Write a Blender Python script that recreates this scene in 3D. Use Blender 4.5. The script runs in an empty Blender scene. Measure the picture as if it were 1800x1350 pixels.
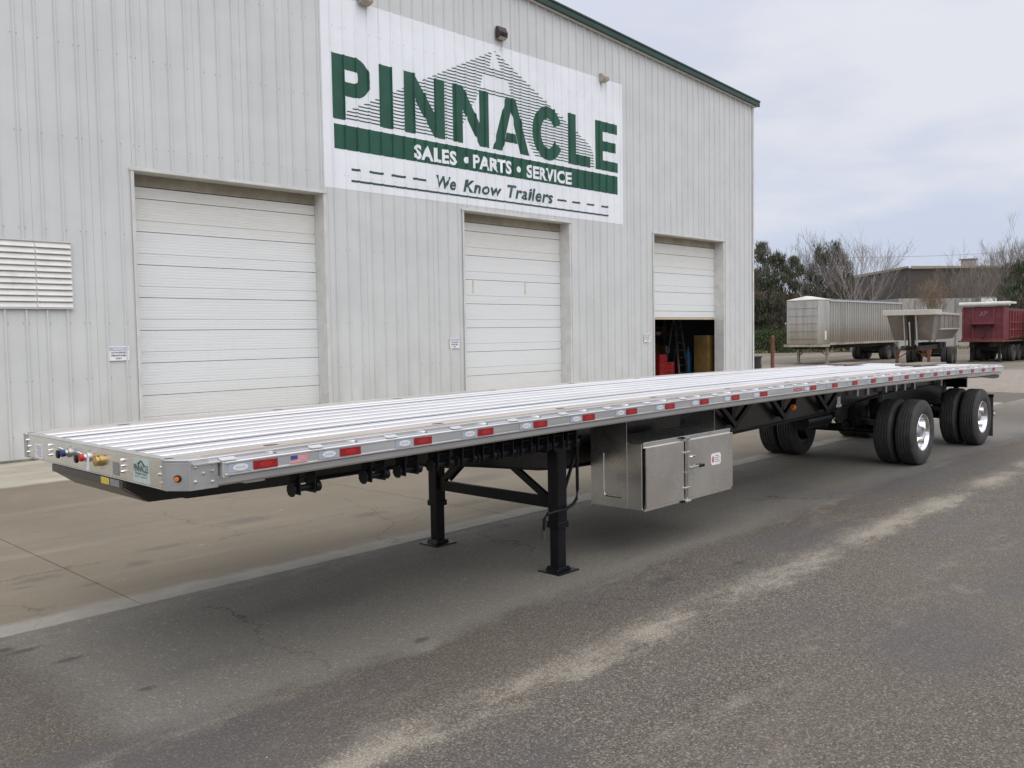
import bpy, bmesh, math, random
from mathutils import Vector, Matrix
import numpy as np
random.seed(7); PI = math.pi; R = math.radians
sc = bpy.context.scene
COL = sc.collection

# ------------------------------------------------------------------ camera
cd = bpy.data.cameras.new('camera'); cam = bpy.data.objects.new('camera', cd); COL.objects.link(cam)
cd.sensor_width = 36; cd.lens = 30.887; cd.clip_start = .05; cd.clip_end = 3000
F = Vector((.72198, .68969, -.055417)); RT = Vector((.68999, -.72363, -.016578)); U = Vector((.051535, .026268, .998326))
mw = Matrix.Identity(4)
for i in range(3):
    mw[i][0] = RT[i]; mw[i][1] = U[i]; mw[i][2] = -F[i]
mw[0][3], mw[1][3], mw[2][3] = -2.2497, -4.7977, 2.1399
cam.matrix_world = mw
sc.camera = cam

# ------------------------------------------------------------------ node helpers
class X:
    """a value socket with arithmetic"""
    def __init__(s, nt, sock): s.nt, s.s = nt, sock
    def m(s, op, *a, clamp=False):
        n = s.nt.nodes.new('ShaderNodeMath'); n.operation = op; n.use_clamp = clamp
        for i, v in enumerate((s,) + a):
            if isinstance(v, X): s.nt.links.new(v.s, n.inputs[i])
            else: n.inputs[i].default_value = v
        return X(s.nt, n.outputs[0])
    def __add__(s, o): return s.m('ADD', o)
    def __sub__(s, o): return s.m('SUBTRACT', o)
    def __mul__(s, o): return s.m('MULTIPLY', o)
    def __truediv__(s, o): return s.m('DIVIDE', o)
    def abs(s): return s.m('ABSOLUTE')
    def mn(s, o): return s.m('MINIMUM', o)
    def mx(s, o): return s.m('MAXIMUM', o)
    def step(s, a, b):
        """smooth 0..1 as s goes a..b"""
        n = s.nt.nodes.new('ShaderNodeMapRange'); n.interpolation_type = 'SMOOTHSTEP'
        s.nt.links.new(s.s, n.inputs[0]); n.inputs[1].default_value = a; n.inputs[2].default_value = b
        if a > b:
            n.inputs[1].default_value = b; n.inputs[2].default_value = a; n.inputs[3].default_value = 1; n.inputs[4].default_value = 0
        return X(s.nt, n.outputs[0])

class Mat:
    def __init__(s, name, rough=.6, metal=0, spec=.5):
        s.m = bpy.data.materials.new(name); s.m.use_nodes = True; s.nt = s.m.node_tree
        s.b = s.nt.nodes['Principled BSDF']; s.b.inputs['Roughness'].default_value = rough
        s.b.inputs['Metallic'].default_value = metal; s.b.inputs['Specular IOR Level'].default_value = spec
        s.co = s.nt.nodes.new('ShaderNodeTexCoord')
        sep = s.nt.nodes.new('ShaderNodeSeparateXYZ'); s.nt.links.new(s.co.outputs['Object'], sep.inputs[0])
        s.x, s.y, s.z = (X(s.nt, sep.outputs[i]) for i in range(3))
    def vec(s, sx=1, sy=1, sz=1):
        n = s.nt.nodes.new('ShaderNodeMapping'); s.nt.links.new(s.co.outputs['Object'], n.inputs[0])
        n.inputs['Scale'].default_value = (sx, sy, sz); return n.outputs[0]
    def noise(s, scale, detail=3, rough=.55, v=(1, 1, 1), off=0, dist=0):
        n = s.nt.nodes.new('ShaderNodeTexNoise'); mp = s.nt.nodes.new('ShaderNodeMapping')
        s.nt.links.new(s.co.outputs['Object'], mp.inputs[0]); mp.inputs['Scale'].default_value = v
        mp.inputs['Location'].default_value = (off, off * 1.7, off * .6)
        s.nt.links.new(mp.outputs[0], n.inputs['Vector']); n.inputs['Scale'].default_value = scale
        n.inputs['Detail'].default_value = detail; n.inputs['Roughness'].default_value = rough
        n.inputs['Distortion'].default_value = dist
        return X(s.nt, n.outputs[0])
    def voro(s, scale, feature='F1', out='Color'):
        n = s.nt.nodes.new('ShaderNodeTexVoronoi'); n.feature = feature
        s.nt.links.new(s.co.outputs['Object'], n.inputs['Vector']); n.inputs['Scale'].default_value = scale
        if out == 'Color':
            sp = s.nt.nodes.new('ShaderNodeSeparateColor'); s.nt.links.new(n.outputs['Color'], sp.inputs[0]); return X(s.nt, sp.outputs[0])
        return X(s.nt, n.outputs[out])
    def mix(s, f, a, b, mode='MIX'):
        n = s.nt.nodes.new('ShaderNodeMix'); n.data_type = 'RGBA'; n.blend_type = mode
        if isinstance(f, X): s.nt.links.new(f.s, n.inputs[0])
        else: n.inputs[0].default_value = f
        for i, c in ((6, a), (7, b)):
            if isinstance(c, tuple): n.inputs[i].default_value = (*c[:3], 1)
            elif isinstance(c, X): s.nt.links.new(c.s, n.inputs[i])
            else: s.nt.links.new(c, n.inputs[i])
        return n.outputs[2]
    def col(s, c):
        if isinstance(c, tuple): s.b.inputs['Base Color'].default_value = (*c, 1)
        else: s.nt.links.new(c, s.b.inputs['Base Color'])
        return s
    def rough(s, x): s.nt.links.new(x.s, s.b.inputs['Roughness']); return s
    def spots(s, pts, amp=.5):
        w = (s.noise(9, 6, .75, (1, 1.5, 1), 90) - .5) * 2.4; out = None
        for (x, y, rx, ry) in pts:
            d = (((s.x - x) / rx).m('POWER', 2) + ((s.y - y) / ry).m('POWER', 2)).m('SQRT') + w
            k = d.step(1.15, .35); out = k if out is None else out.mx(k)
        return out * amp
    def bump(s, h, strength=.3, dist=.01):
        n = s.nt.nodes.new('ShaderNodeBump'); s.nt.links.new(h.s, n.inputs['Height'])
        n.inputs['Strength'].default_value = strength; n.inputs['Distance'].default_value = dist
        s.nt.links.new(n.outputs[0], s.b.inputs['Normal']); return s

def simple(name, c, rough=.6, metal=0, var=.12, scale=6, dirt=None, dirtamt=.5, bump=0, v=(1, 1, 1), spec=.5):
    """a base colour with soft mottling, optional patches of dirt and fine relief"""
    m = Mat(name, rough, metal, spec)
    n = m.noise(scale, 5, .6, v)
    lo = tuple(k * (1 - var) for k in c); hi = tuple(min(1, k * (1 + var)) for k in c)
    cc = m.mix(n.step(.3, .7), lo, hi)
    if dirt:
        d = m.noise(scale * .6, 6, .7, v, off=9).step(.52, .72) * dirtamt
        cc = m.mix(d, cc, dirt)
    m.col(cc)
    m.rough(n * .16 + (rough - .08))
    if bump: m.bump(m.noise(scale * 14, 4, .6, v), bump, .004)
    return m.m

# ------------------------------------------------------------------ world, sun, exposure
SUN_EL, SUN_AZ = R(50), math.atan2(-.95, -.3)
wd = bpy.data.worlds.new('World'); sc.world = wd; wd.use_nodes = True
nt = wd.node_tree; bg = nt.nodes['Background']; bg.inputs[1].default_value = .1
sky = nt.nodes.new('ShaderNodeTexSky'); sky.sky_type = 'NISHITA'; sky.sun_disc = False
sky.sun_elevation = SUN_EL; sky.sun_rotation = PI / 2 - SUN_AZ; sky.dust_density = 2
tc = nt.nodes.new('ShaderNodeTexCoord')
sp = nt.nodes.new('ShaderNodeSeparateXYZ'); nt.links.new(tc.outputs['Generated'], sp.inputs[0])
z = X(nt, sp.outputs[2])
def wnoise(scale, v, lo, hi, off=0):
    mp = nt.nodes.new('ShaderNodeMapping'); nt.links.new(tc.outputs['Generated'], mp.inputs[0]); mp.inputs['Scale'].default_value = v
    mp.inputs['Location'].default_value = (off, off, off)
    n = nt.nodes.new('ShaderNodeTexNoise'); nt.links.new(mp.outputs[0], n.inputs['Vector']); n.inputs['Scale'].default_value = scale
    n.inputs['Detail'].default_value = 5; n.inputs['Roughness'].default_value = .5; return X(nt, n.outputs[0]).step(lo, hi)
def wmix(f, a, b, mode='MIX'):
    n = nt.nodes.new('ShaderNodeMix'); n.data_type = 'RGBA'; n.blend_type = mode
    if isinstance(f, X): nt.links.new(f.s, n.inputs[0])
    else: n.inputs[0].default_value = f
    for i, c in ((6, a), (7, b)):
        if isinstance(c, tuple): n.inputs[i].default_value = (*c, 1)
        else: nt.links.new(c, n.inputs[i])
    return n.outputs[2]
cl = wnoise(2.6, (1, 1, 3.4), .4, .6, 3)
low = wmix(z.step(0, .32), (6.0, 6.7, 8.2), (6.8, 7.1, 8.3))
cloud = wmix(cl, low, (8.1, 8.2, 8.8))
cloud = wmix(z.step(.25, 1.0), cloud, (14.5, 14.7, 15.6))
fin = wmix(.93, sky.outputs[0], cloud)
nt.links.new(fin, bg.inputs[0])
sd = bpy.data.lights.new('sun', 'SUN'); sd.energy = 1.5; sd.angle = R(75); sd.color = (1, .97, .93)
so = bpy.data.objects.new('sun', sd); COL.objects.link(so)
sdir = Vector((math.cos(SUN_EL) * math.cos(SUN_AZ), math.cos(SUN_EL) * math.sin(SUN_AZ), math.sin(SUN_EL)))
so.rotation_euler = sdir.to_track_quat('Z', 'Y').to_euler(); so.location = (0, 0, 30)
sc.view_settings.view_transform = 'Standard'; sc.view_settings.look = 'None'
sc.view_settings.gamma = 1; sc.view_settings.use_curve_mapping = False; sc.view_settings.exposure = 0.0

# ------------------------------------------------------------------ mesh helpers
class MB:
    def __init__(s): s.v = []; s.f = []
    def add(s, vs, fs):
        o = len(s.v); s.v += [tuple(v) for v in vs]; s.f += [tuple(i + o for i in f) for f in fs]; return s
    def box(s, x0, x1, y0, y1, z0, z1):
        return s.add([(x0, y0, z0), (x1, y0, z0), (x1, y1, z0), (x0, y1, z0), (x0, y0, z1), (x1, y0, z1), (x1, y1, z1), (x0, y1, z1)],
                     [(0, 3, 2, 1), (4, 5, 6, 7), (0, 1, 5, 4), (1, 2, 6, 5), (2, 3, 7, 6), (3, 0, 4, 7)])
    def prism(s, poly, axis, a, b):
        """2D polygon pushed along an axis. axis x: poly=(y,z); y: (x,z); z: (x,y)"""
        n = len(poly); k = {'x': lambda p, t: (t, p[0], p[1]), 'y': lambda p, t: (p[0], t, p[1]), 'z': lambda p, t: (p[0], p[1], t)}[axis]
        s.add([k(p, a) for p in poly] + [k(p, b) for p in poly],
              [tuple(range(n)), tuple(range(2 * n - 1, n - 1, -1))] + [(i, i + n, (i + 1) % n + n, (i + 1) % n) for i in range(n)]); return s
    def tube(s, pts, r, n=8, r1=None, cap=True):
        pts = [Vector(p) for p in pts]; rings = []; m = len(pts); o = len(s.v)
        for i, p in enumerate(pts):
            d = (pts[min(i + 1, m - 1)] - pts[max(i - 1, 0)]).normalized()
            a = Vector((0, 0, 1)) if abs(d.z) < .9 else Vector((1, 0, 0))
            u = d.cross(a).normalized(); w = d.cross(u)
            rr = r if r1 is None else r + (r1 - r) * i / (m - 1)
            for k in range(n):
                t = 2 * PI * k / n; s.v.append(tuple(p + (u * math.cos(t) + w * math.sin(t)) * rr))
        for i in range(m - 1):
            for k in range(n):
                s.f.append((o + i * n + k, o + i * n + (k + 1) % n, o + (i + 1) * n + (k + 1) % n, o + (i + 1) * n + k))
        if cap: s.f.append(tuple(o + k for k in range(n))); s.f.append(tuple(o + (m - 1) * n + k for k in reversed(range(n))))
        return s
    def bar(s, a, b, w, h=None, up=(0, 0, 1)):
        """rectangular bar between two points"""
        a, b = Vector(a), Vector(b); h = h or w; d = (b - a).normalized(); up = Vector(up)
        if abs(d.dot(up)) > .98: up = Vector((1, 0, 0))
        u = d.cross(up).normalized() * w / 2; v = u.cross(d).normalized() * h / 2
        vs = [p + q for p in (a, b) for q in (-u - v, u - v, u + v, -u + v)]
        return s.add(vs, [(0, 1, 2, 3), (7, 6, 5, 4), (0, 4, 5, 1), (1, 5, 6, 2), (2, 6, 7, 3), (3, 7, 4, 0)])
    def lathe(s, prof, c, axis='y', n=32, close=False):
        """profile (r, t) turned round an axis through c"""
        o = len(s.v); m = len(prof)
        for r, t in prof:
            for k in range(n):
                a = 2 * PI * k / n; p, q = r * math.cos(a), r * math.sin(a)
                s.v.append({'y': (c[0] + p, c[1] + t, c[2] + q), 'x': (c[0] + t, c[1] + p, c[2] + q), 'z': (c[0] + p, c[1] + q, c[2] + t)}[axis])
        for i in range(m if close else m - 1):
            j = (i + 1) % m
            for k in range(n): s.f.append((o + i * n + k, o + i * n + (k + 1) % n, o + j * n + (k + 1) % n, o + j * n + k))
        return s
    def sweep(s, prof, xs, zf=lambda x: 0, close=True):
        """(y,z) profile swept along x, following zf"""
        o = len(s.v); m = len(prof)
        for x in xs:
            for y, z_ in prof: s.v.append((x, y, z_ + zf(x)))
        for i in range(len(xs) - 1):
            for k in range(m if close else m - 1):
                s.f.append((o + i * m + k, o + i * m + (k + 1) % m, o + (i + 1) * m + (k + 1) % m, o + (i + 1) * m + k))
        if close: s.f.append(tuple(o + k for k in range(m))); s.f.append(tuple(o + (len(xs) - 1) * m + k for k in reversed(range(m))))
        return s
    def mesh(s, name, mat, smooth=False):
        me = bpy.data.meshes.new(name); me.from_pydata(s.v, [], s.f)
        bm = bmesh.new(); bm.from_mesh(me); bmesh.ops.recalc_face_normals(bm, faces=bm.faces); bm.to_mesh(me); bm.free()
        if mat: me.materials.append(mat)
        if smooth:
            me.polygons.foreach_set('use_smooth', [True] * len(me.polygons))
            try: me.set_sharp_from_angle(angle=R(38))
            except Exception: pass
        return me
    def build(s, name, mat, parent=None, smooth=False, bevel=0, loc=None, label=None):
        return put(name, s.mesh(name, mat, smooth), parent, loc, bevel, label)

def put(name, me, parent=None, loc=None, bevel=0, label=None, rot=None):
    o = bpy.data.objects.new(name, me); COL.objects.link(o)
    if parent: o.parent = parent
    if loc: o.location = loc
    if rot: o.rotation_euler = rot
    if bevel:
        b = o.modifiers.new('bevel', 'BEVEL'); b.width = bevel; b.segments = 2; b.limit_method = 'ANGLE'; b.angle_limit = R(40)
    if label: o['label'] = label
    return o

def tag(o, label=None, cat=None, group=None, kind=None):
    if label: o['label'] = label
    if cat: o['category'] = cat
    if group: o['group'] = group
    if kind: o['kind'] = kind
    return o
def thing(name, loc, label, cat, group=None, rz=0):
    o = bpy.data.objects.new(name, None); COL.objects.link(o); o.location = loc; o.rotation_euler = (0, 0, rz)
    o.empty_display_size = .3
    return tag(o, label, cat, group)
def frange(a, b, n): return [a + (b - a) * i / n for i in range(n + 1)]

def text_mesh(body, mat, bold=0.0, shear=0.0, spacing=1.0, name='lettering'):
    cu = bpy.data.curves.new(name, 'FONT'); cu.body = body; cu.size = 1; cu.offset = bold; cu.shear = shear
    cu.space_character = spacing; cu.resolution_u = 3; cu.align_x = 'LEFT'
    o = bpy.data.objects.new('tmp', cu); COL.objects.link(o)
    dg = bpy.context.evaluated_depsgraph_get(); me = bpy.data.meshes.new_from_object(o.evaluated_get(dg))
    bpy.data.objects.remove(o); bpy.data.curves.remove(cu)
    me.name = name; me.materials.clear(); me.materials.append(mat)
    return me
def fit_text(body, mat, org, u, v, w, h, bold=0., shear=0., spacing=1., name='lettering', parent=None, warp=None):
    """lettering w wide and h high with its lower left corner at org, running along u, standing along v"""
    me = text_mesh(body, mat, bold, shear, spacing, name)
    co = np.zeros(len(me.vertices) * 3); me.vertices.foreach_get('co', co); co = co.reshape(-1, 3)
    mn = co.min(0); mx = co.max(0); org, u, v = Vector(org), Vector(u), Vector(v)
    for i, vt in enumerate(me.vertices):
        a = (co[i][0] - mn[0]) / (mx[0] - mn[0]) * w; b = (co[i][1] - mn[1]) / (mx[1] - mn[1]) * h
        vt.co = org + u * a + v * b
    if warp: warp(me)
    return put(name, me, parent)

# ------------------------------------------------------------------ materials
alu = Mat('brushed_aluminium', .42, 1)
_n = alu.noise(3, 5, .6, (.25, 3, 3)); _s = alu.noise(60, 3, .5, (.03, 1, 1), 4)
alu.col(alu.mix(_n.step(.3, .75), (.62, .62, .62), (.8, .8, .8))); alu.rough(_n * .15 + _s * .12 + .26)
alu = alu.m
deckm = Mat('deck_aluminium', .45, .85)
_n = deckm.noise(2.5, 6, .65, (.3, 3, 2)); _s = deckm.noise(90, 3, .5, (.02, 1, 1), 4); _d = deckm.noise(1.3, 6, .7, (.5, 1.5, 1), 12)
deckm.col(deckm.mix(_d.step(.5, .8) * .4, deckm.mix(_n.step(.3, .7), (.76, .75, .75), (.86, .86, .87)), (.6, .56, .5)))
deckm.rough(_n * .12 + _s * .1 + .36); deckm = deckm.m
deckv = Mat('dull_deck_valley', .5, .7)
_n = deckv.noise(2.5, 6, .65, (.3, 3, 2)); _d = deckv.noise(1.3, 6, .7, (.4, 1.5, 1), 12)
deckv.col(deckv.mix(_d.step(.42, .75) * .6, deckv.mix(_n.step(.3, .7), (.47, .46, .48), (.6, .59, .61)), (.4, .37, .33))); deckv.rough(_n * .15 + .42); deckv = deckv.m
alu_dull = simple('dull_aluminium', (.55, .55, .54), .45, 1, .12, 2.5, (.36, .33, .27), .55, .04)
railm = simple('side_rail_aluminium', (.62, .61, .6), .4, 1, .1, 3, (.4, .37, .3), .4, .03, (.3, 1, 1))
tan_strip = simple('dusty_tan_track', (.43, .375, .32), .7, .0, .2, 4, (.3, .25, .2), .5, .1, (.2, 2, 1))
dark_strip = simple('dark_nailing_strip', (.075, .07, .1), .6, 0, .3, 5, (.2, .18, .17), .4, .1, (.2, 2, 1))
stainless = simple('stainless_sheet', (.84, .83, .8), .27, 1, .07, 1.6, (.62, .58, .52), .3, .015)
polished = simple('polished_aluminium', (.86, .86, .86), .12, 1, .04, 4)
chrome = simple('chrome', (.8, .8, .8), .16, 1, .05, 4)
blackp = simple('black_chassis_paint', (.008, .0085, .0105), .36, 0, .3, 5, (.03, .028, .026), .25, .05, spec=.22)
blackg = simple('black_gloss_web', (.02, .018, .015), .28, 0, .2, 2, (.06, .053, .043), .35, .03, spec=.4)
rubber = Mat('tyre_rubber', .75)
_n = rubber.noise(7, 5, .65); rubber.col(rubber.mix(_n.step(.4, .8) * .6, (.035, .034, .034), (.09, .082, .07)))
rubber.bump(rubber.noise(70, 2, .5), .3, .004); rubber = rubber.m
white_tape = simple('white_reflective_tape', (.72, .73, .76), .35, 0, .05, 9)
grey_tape = simple('grey_reflective_tape', (.36, .4, .45), .35, 0, .08, 9)
red_tape = simple('red_reflective_tape', (.27, .01, .013), .35, 0, .15, 30)
redder = simple('bright_red_oval', (.38, .018, .02), .35, 0, .1, 9)
flag_blue = simple('flag_blue', (.04, .06, .25), .5); flag_red = simple('flag_red', (.55, .05, .06), .5)
amber = simple('amber_lens', (.75, .2, .02), .25, 0, .1)
gold = simple('gold_cast_cap', (.55, .39, .15), .42, .8, .15, 20)
blue_p = simple('blue_coupler', (.015, .03, .14), .35, 0, .15, 20); red_p = simple('red_coupler', (.45, .03, .025), .35, 0, .15, 20)
paper = simple('white_paper', (.75, .76, .78), .6, 0, .06, 12)
ink = simple('dark_ink', (.03, .03, .035), .6, 0, .1); gink = simple('dark_green_ink', (.02, .06, .05), .5, 0, .1)
yellow = simple('yellow_sticker', (.65, .5, .08), .5, 0, .15, 30)
palegreen = simple('pale_green_sticker', (.5, .6, .56), .45, 0, .06, 20)
greyplate = simple('grey_data_plate', (.28, .27, .28), .45, .3, .15, 40)
redink = simple('red_ink', (.5, .04, .05), .5)

def wall_mat(name, base, dirt, streak=.45):
    m = Mat(name, .48, 0)
    n1 = m.noise(.8, 5, .6); n2 = m.noise(2.2, 6, .65, (3, 3, .12), 5); low_ = m.z.step(2.6, 0) * m.noise(1.4, 4, .6, (1, 1, .6), 2).step(.3, .7)
    c = m.mix(n1.step(.3, .7), tuple(k * .95 for k in base), tuple(min(1, k * 1.04) for k in base))
    c = m.mix(n2.step(.5, .8) * streak, c, dirt); c = m.mix(low_ * .55, c, dirt)
    m.col(c); m.rough(n1 * .15 + .4); m.bump(m.noise(1.1, 2, .5, (1, 1, .5), 7), .12, .03)
    return m.m
siding = wall_mat('pale_grey_siding', (.59, .602, .6), (.45, .44, .41), .16)
sign_white = wall_mat('white_sign_paint', (.8, .82, .86), (.66, .67, .68), .3)
green_paint = simple('dark_green_sign_paint', (.01, .075, .046), .5, 0, .18, 1.5, (.03, .12, .08), .4, .02)
sign_line = simple('grey_green_sign_paint', (.03, .075, .07), .55, 0, .15, 2)
trim_white = simple('pale_trim', (.6, .6, .58), .5, 0, .08, 3, (.4, .36, .3), .4)
trim_green = simple('green_roof_trim', (.012, .045, .03), .4, 0, .2, 2)
def door_mat():
    m = Mat('door_enamel', .42)
    zz = m.z + m.noise(1.2, 3, .5) * .5
    grime = zz.step(4.1, 5.2) * .42; g2 = zz.step(1.9, .7) * .3
    st = m.noise(2.4, 6, .7, (.25, 1, 5), 3).step(.45, .75) * .35; sv = m.noise(3, 6, .7, (4, 1, .15), 8).step(.5, .8) * .3
    c = m.mix(st.mx(sv), (.71, .73, .74), (.6, .59, .56))
    c = m.mix(grime.mx(g2), c, m.mix(m.noise(5, 5, .7, (.4, 1, 3)).step(.3, .7), (.52, .48, .39), (.64, .61, .53)))
    m.col(c); m.rough(m.noise(4, 3) * .2 + .34); m.bump(m.noise(30, 2, .5, (.05, 1, 2)), .06, .004)
    return m.m
door_white = door_mat()
rustm = simple('rusty_steel', (.16, .06, .035), .8, 0, .35, 8, (.07, .035, .025), .6, .2)

# asphalt: coarse aggregate with a smooth strip, pale sand lines and stains
def asphalt_mat():
    m = Mat('asphalt', .85, 0, .35)
    wob = m.noise(.9, 5, .6) ; wob2 = m.noise(3.5, 5, .65, (1, 1, 1), 5); big = m.noise(.35, 4, .55, (.5, 1, 1), 2)
    y = m.y + (wob - .5) * .5 + (wob2 - .5) * .22; x = m.x + (wob - .5) * .5
    smooth_zone = y.step(-.28, .0) * x.step(-.55, -.15) * m.x.step(22, 18)
    agg = m.voro(140); agg2 = m.voro(88); fine = m.noise(260, 2, .6); grit = m.noise(45, 4, .75)
    coarse = m.mix(agg.step(.15, 1), (.05, .042, .033), (.21, .183, .147))
    coarse = m.mix(agg2.step(.8, .95) * .7, coarse, (.36, .32, .265))
    coarse = m.mix(grit.step(.42, .66) * .7, coarse, (.045, .04, .037))
    coarse = m.mix(big.step(.35, .65) * .35, coarse, (.15, .125, .1))
    coarse = m.mix(y.step(-1.15, -.7) * .55, coarse, m.mix(.5, coarse, (.055, .046, .038))); coarse = m.mix(m.noise(.8, 5, .65, (.5, 1.2, 1), 63).step(.5, .68) * .35, coarse, (.115, .112, .12))
    sm = m.mix((agg * .5 + fine * .5).step(.2, .8), (.118, .109, .093), (.2, .188, .162))
    sm = m.mix(m.voro(70).step(.95, 1.) * .55, sm, (.35, .34, .3))
    c = m.mix(smooth_zone, coarse, sm)
    # wheel-worn bluish patches
    c = m.mix(m.noise(.55, 3, .5, (.6, 1.4, 1), 21).step(.48, .66) * .45, c, (.085, .08, .085))
    # sand swept into lines along the yard
    n = m.noise(1.1, 4, .6, (.55, 1, 1), 31); fl = m.noise(6, 6, .75, (.5, 1, 1), 14); gr = m.noise(70, 3, .7, (1, 1, 1), 3)
    yy = m.y + (n - .5) * .34 + (fl - .5) * .3
    g2 = m.noise(28, 5, .8, (1, 1, 1), 37)
    l1 = ((yy + 1.21).abs().step(.44, .0) * (m.noise(.8, 3, .5, (1, .2, 1), 17).step(.3, .62) * .5 + .42) * (m.noise(3.2, 5, .7, (.5, 1.2, 1), 91).step(.3, .62) * .5 + .5) + (gr - .5) * 1.1 + (g2 - .5) * 1.2 + (fl - .5) * 1.0).step(.22, .98)
    l2 = ((yy + .22).abs().step(.2, .0) * .62 + (gr - .5) * 1.1 + (fl - .5) * 1.2).step(.42, .95) * m.noise(.5, 3, .5, (1, .2, 1), 44).step(.38, .6) * .6
    l3 = (m.y + (n - .5) * .9 + 2.35).abs().step(.25, .02) * fl.step(.5, .72) * .45
    l4 = m.noise(1.2, 5, .7, (.4, 1, 1), 51).step(.54, .74) * fl.step(.4, .66) * .5 * (smooth_zone * -.8 + 1)
    l5 = y.step(1.75, 2.2) * (smooth_zone * .0 + 1) * fl.step(.4, .65) * .35
    sand = l1.mx(l2).mx(l3).mx(l4).mx(l5)
    c = m.mix(sand * .78, c, m.mix(gr.step(.35, .7), (.25, .22, .172), (.46, .415, .335)))
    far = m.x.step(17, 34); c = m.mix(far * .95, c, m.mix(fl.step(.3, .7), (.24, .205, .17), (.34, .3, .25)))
    # oil spots and dark stains
    c = m.mix(m.noise(1.6, 4, .6, (.6, 1, 1), 71).step(.67, .75) * .55, c, (.04, .038, .036))
    c = m.mix(m.spots([(-.37, 1.96, .1, .06), (-.27, 1.85, .12, .05), (-.12, 1.42, .13, .05), (.02, .52, .07, .04), (1.7, -.1, .09, .05), (5.0, -.75, .12, .05)], .6), c, (.035, .032, .03))
    m.col(c)
    vc = m.nt.nodes.new('ShaderNodeTexVoronoi'); vc.feature = 'DISTANCE_TO_EDGE'; va = m.nt.nodes.new('ShaderNodeVectorMath'); va.operation = 'ADD'
    vn = m.nt.nodes.new('ShaderNodeTexNoise'); m.nt.links.new(m.co.outputs['Object'], vn.inputs['Vector']); vn.inputs['Scale'].default_value = 1.1; vn.inputs['Detail'].default_value = 7; vn.inputs['Roughness'].default_value = .65
    m.nt.links.new(m.co.outputs['Object'], va.inputs[0]); m.nt.links.new(vn.outputs['Color'], va.inputs[1]); m.nt.links.new(va.outputs[0], vc.inputs['Vector']); vc.inputs['Scale'].default_value = .16
    ck = X(m.nt, vc.outputs['Distance']).step(.0022, .0006) * m.noise(.4, 2, .5, (1, 1, 1), 66).step(.48, .56)
    c = m.mix(ck * .65, c, (.03, .027, .024)); m.col(c)
    h = agg * .7 + agg2 * .5 + fine * .3
    hh = h * (smooth_zone * -.65 + 1) * (sand * -.5 + 1)
    m.bump(hh, .55, .006)
    m.rough(m.noise(5, 3) * .2 + .72)
    return m.m
asphalt = asphalt_mat()
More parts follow.
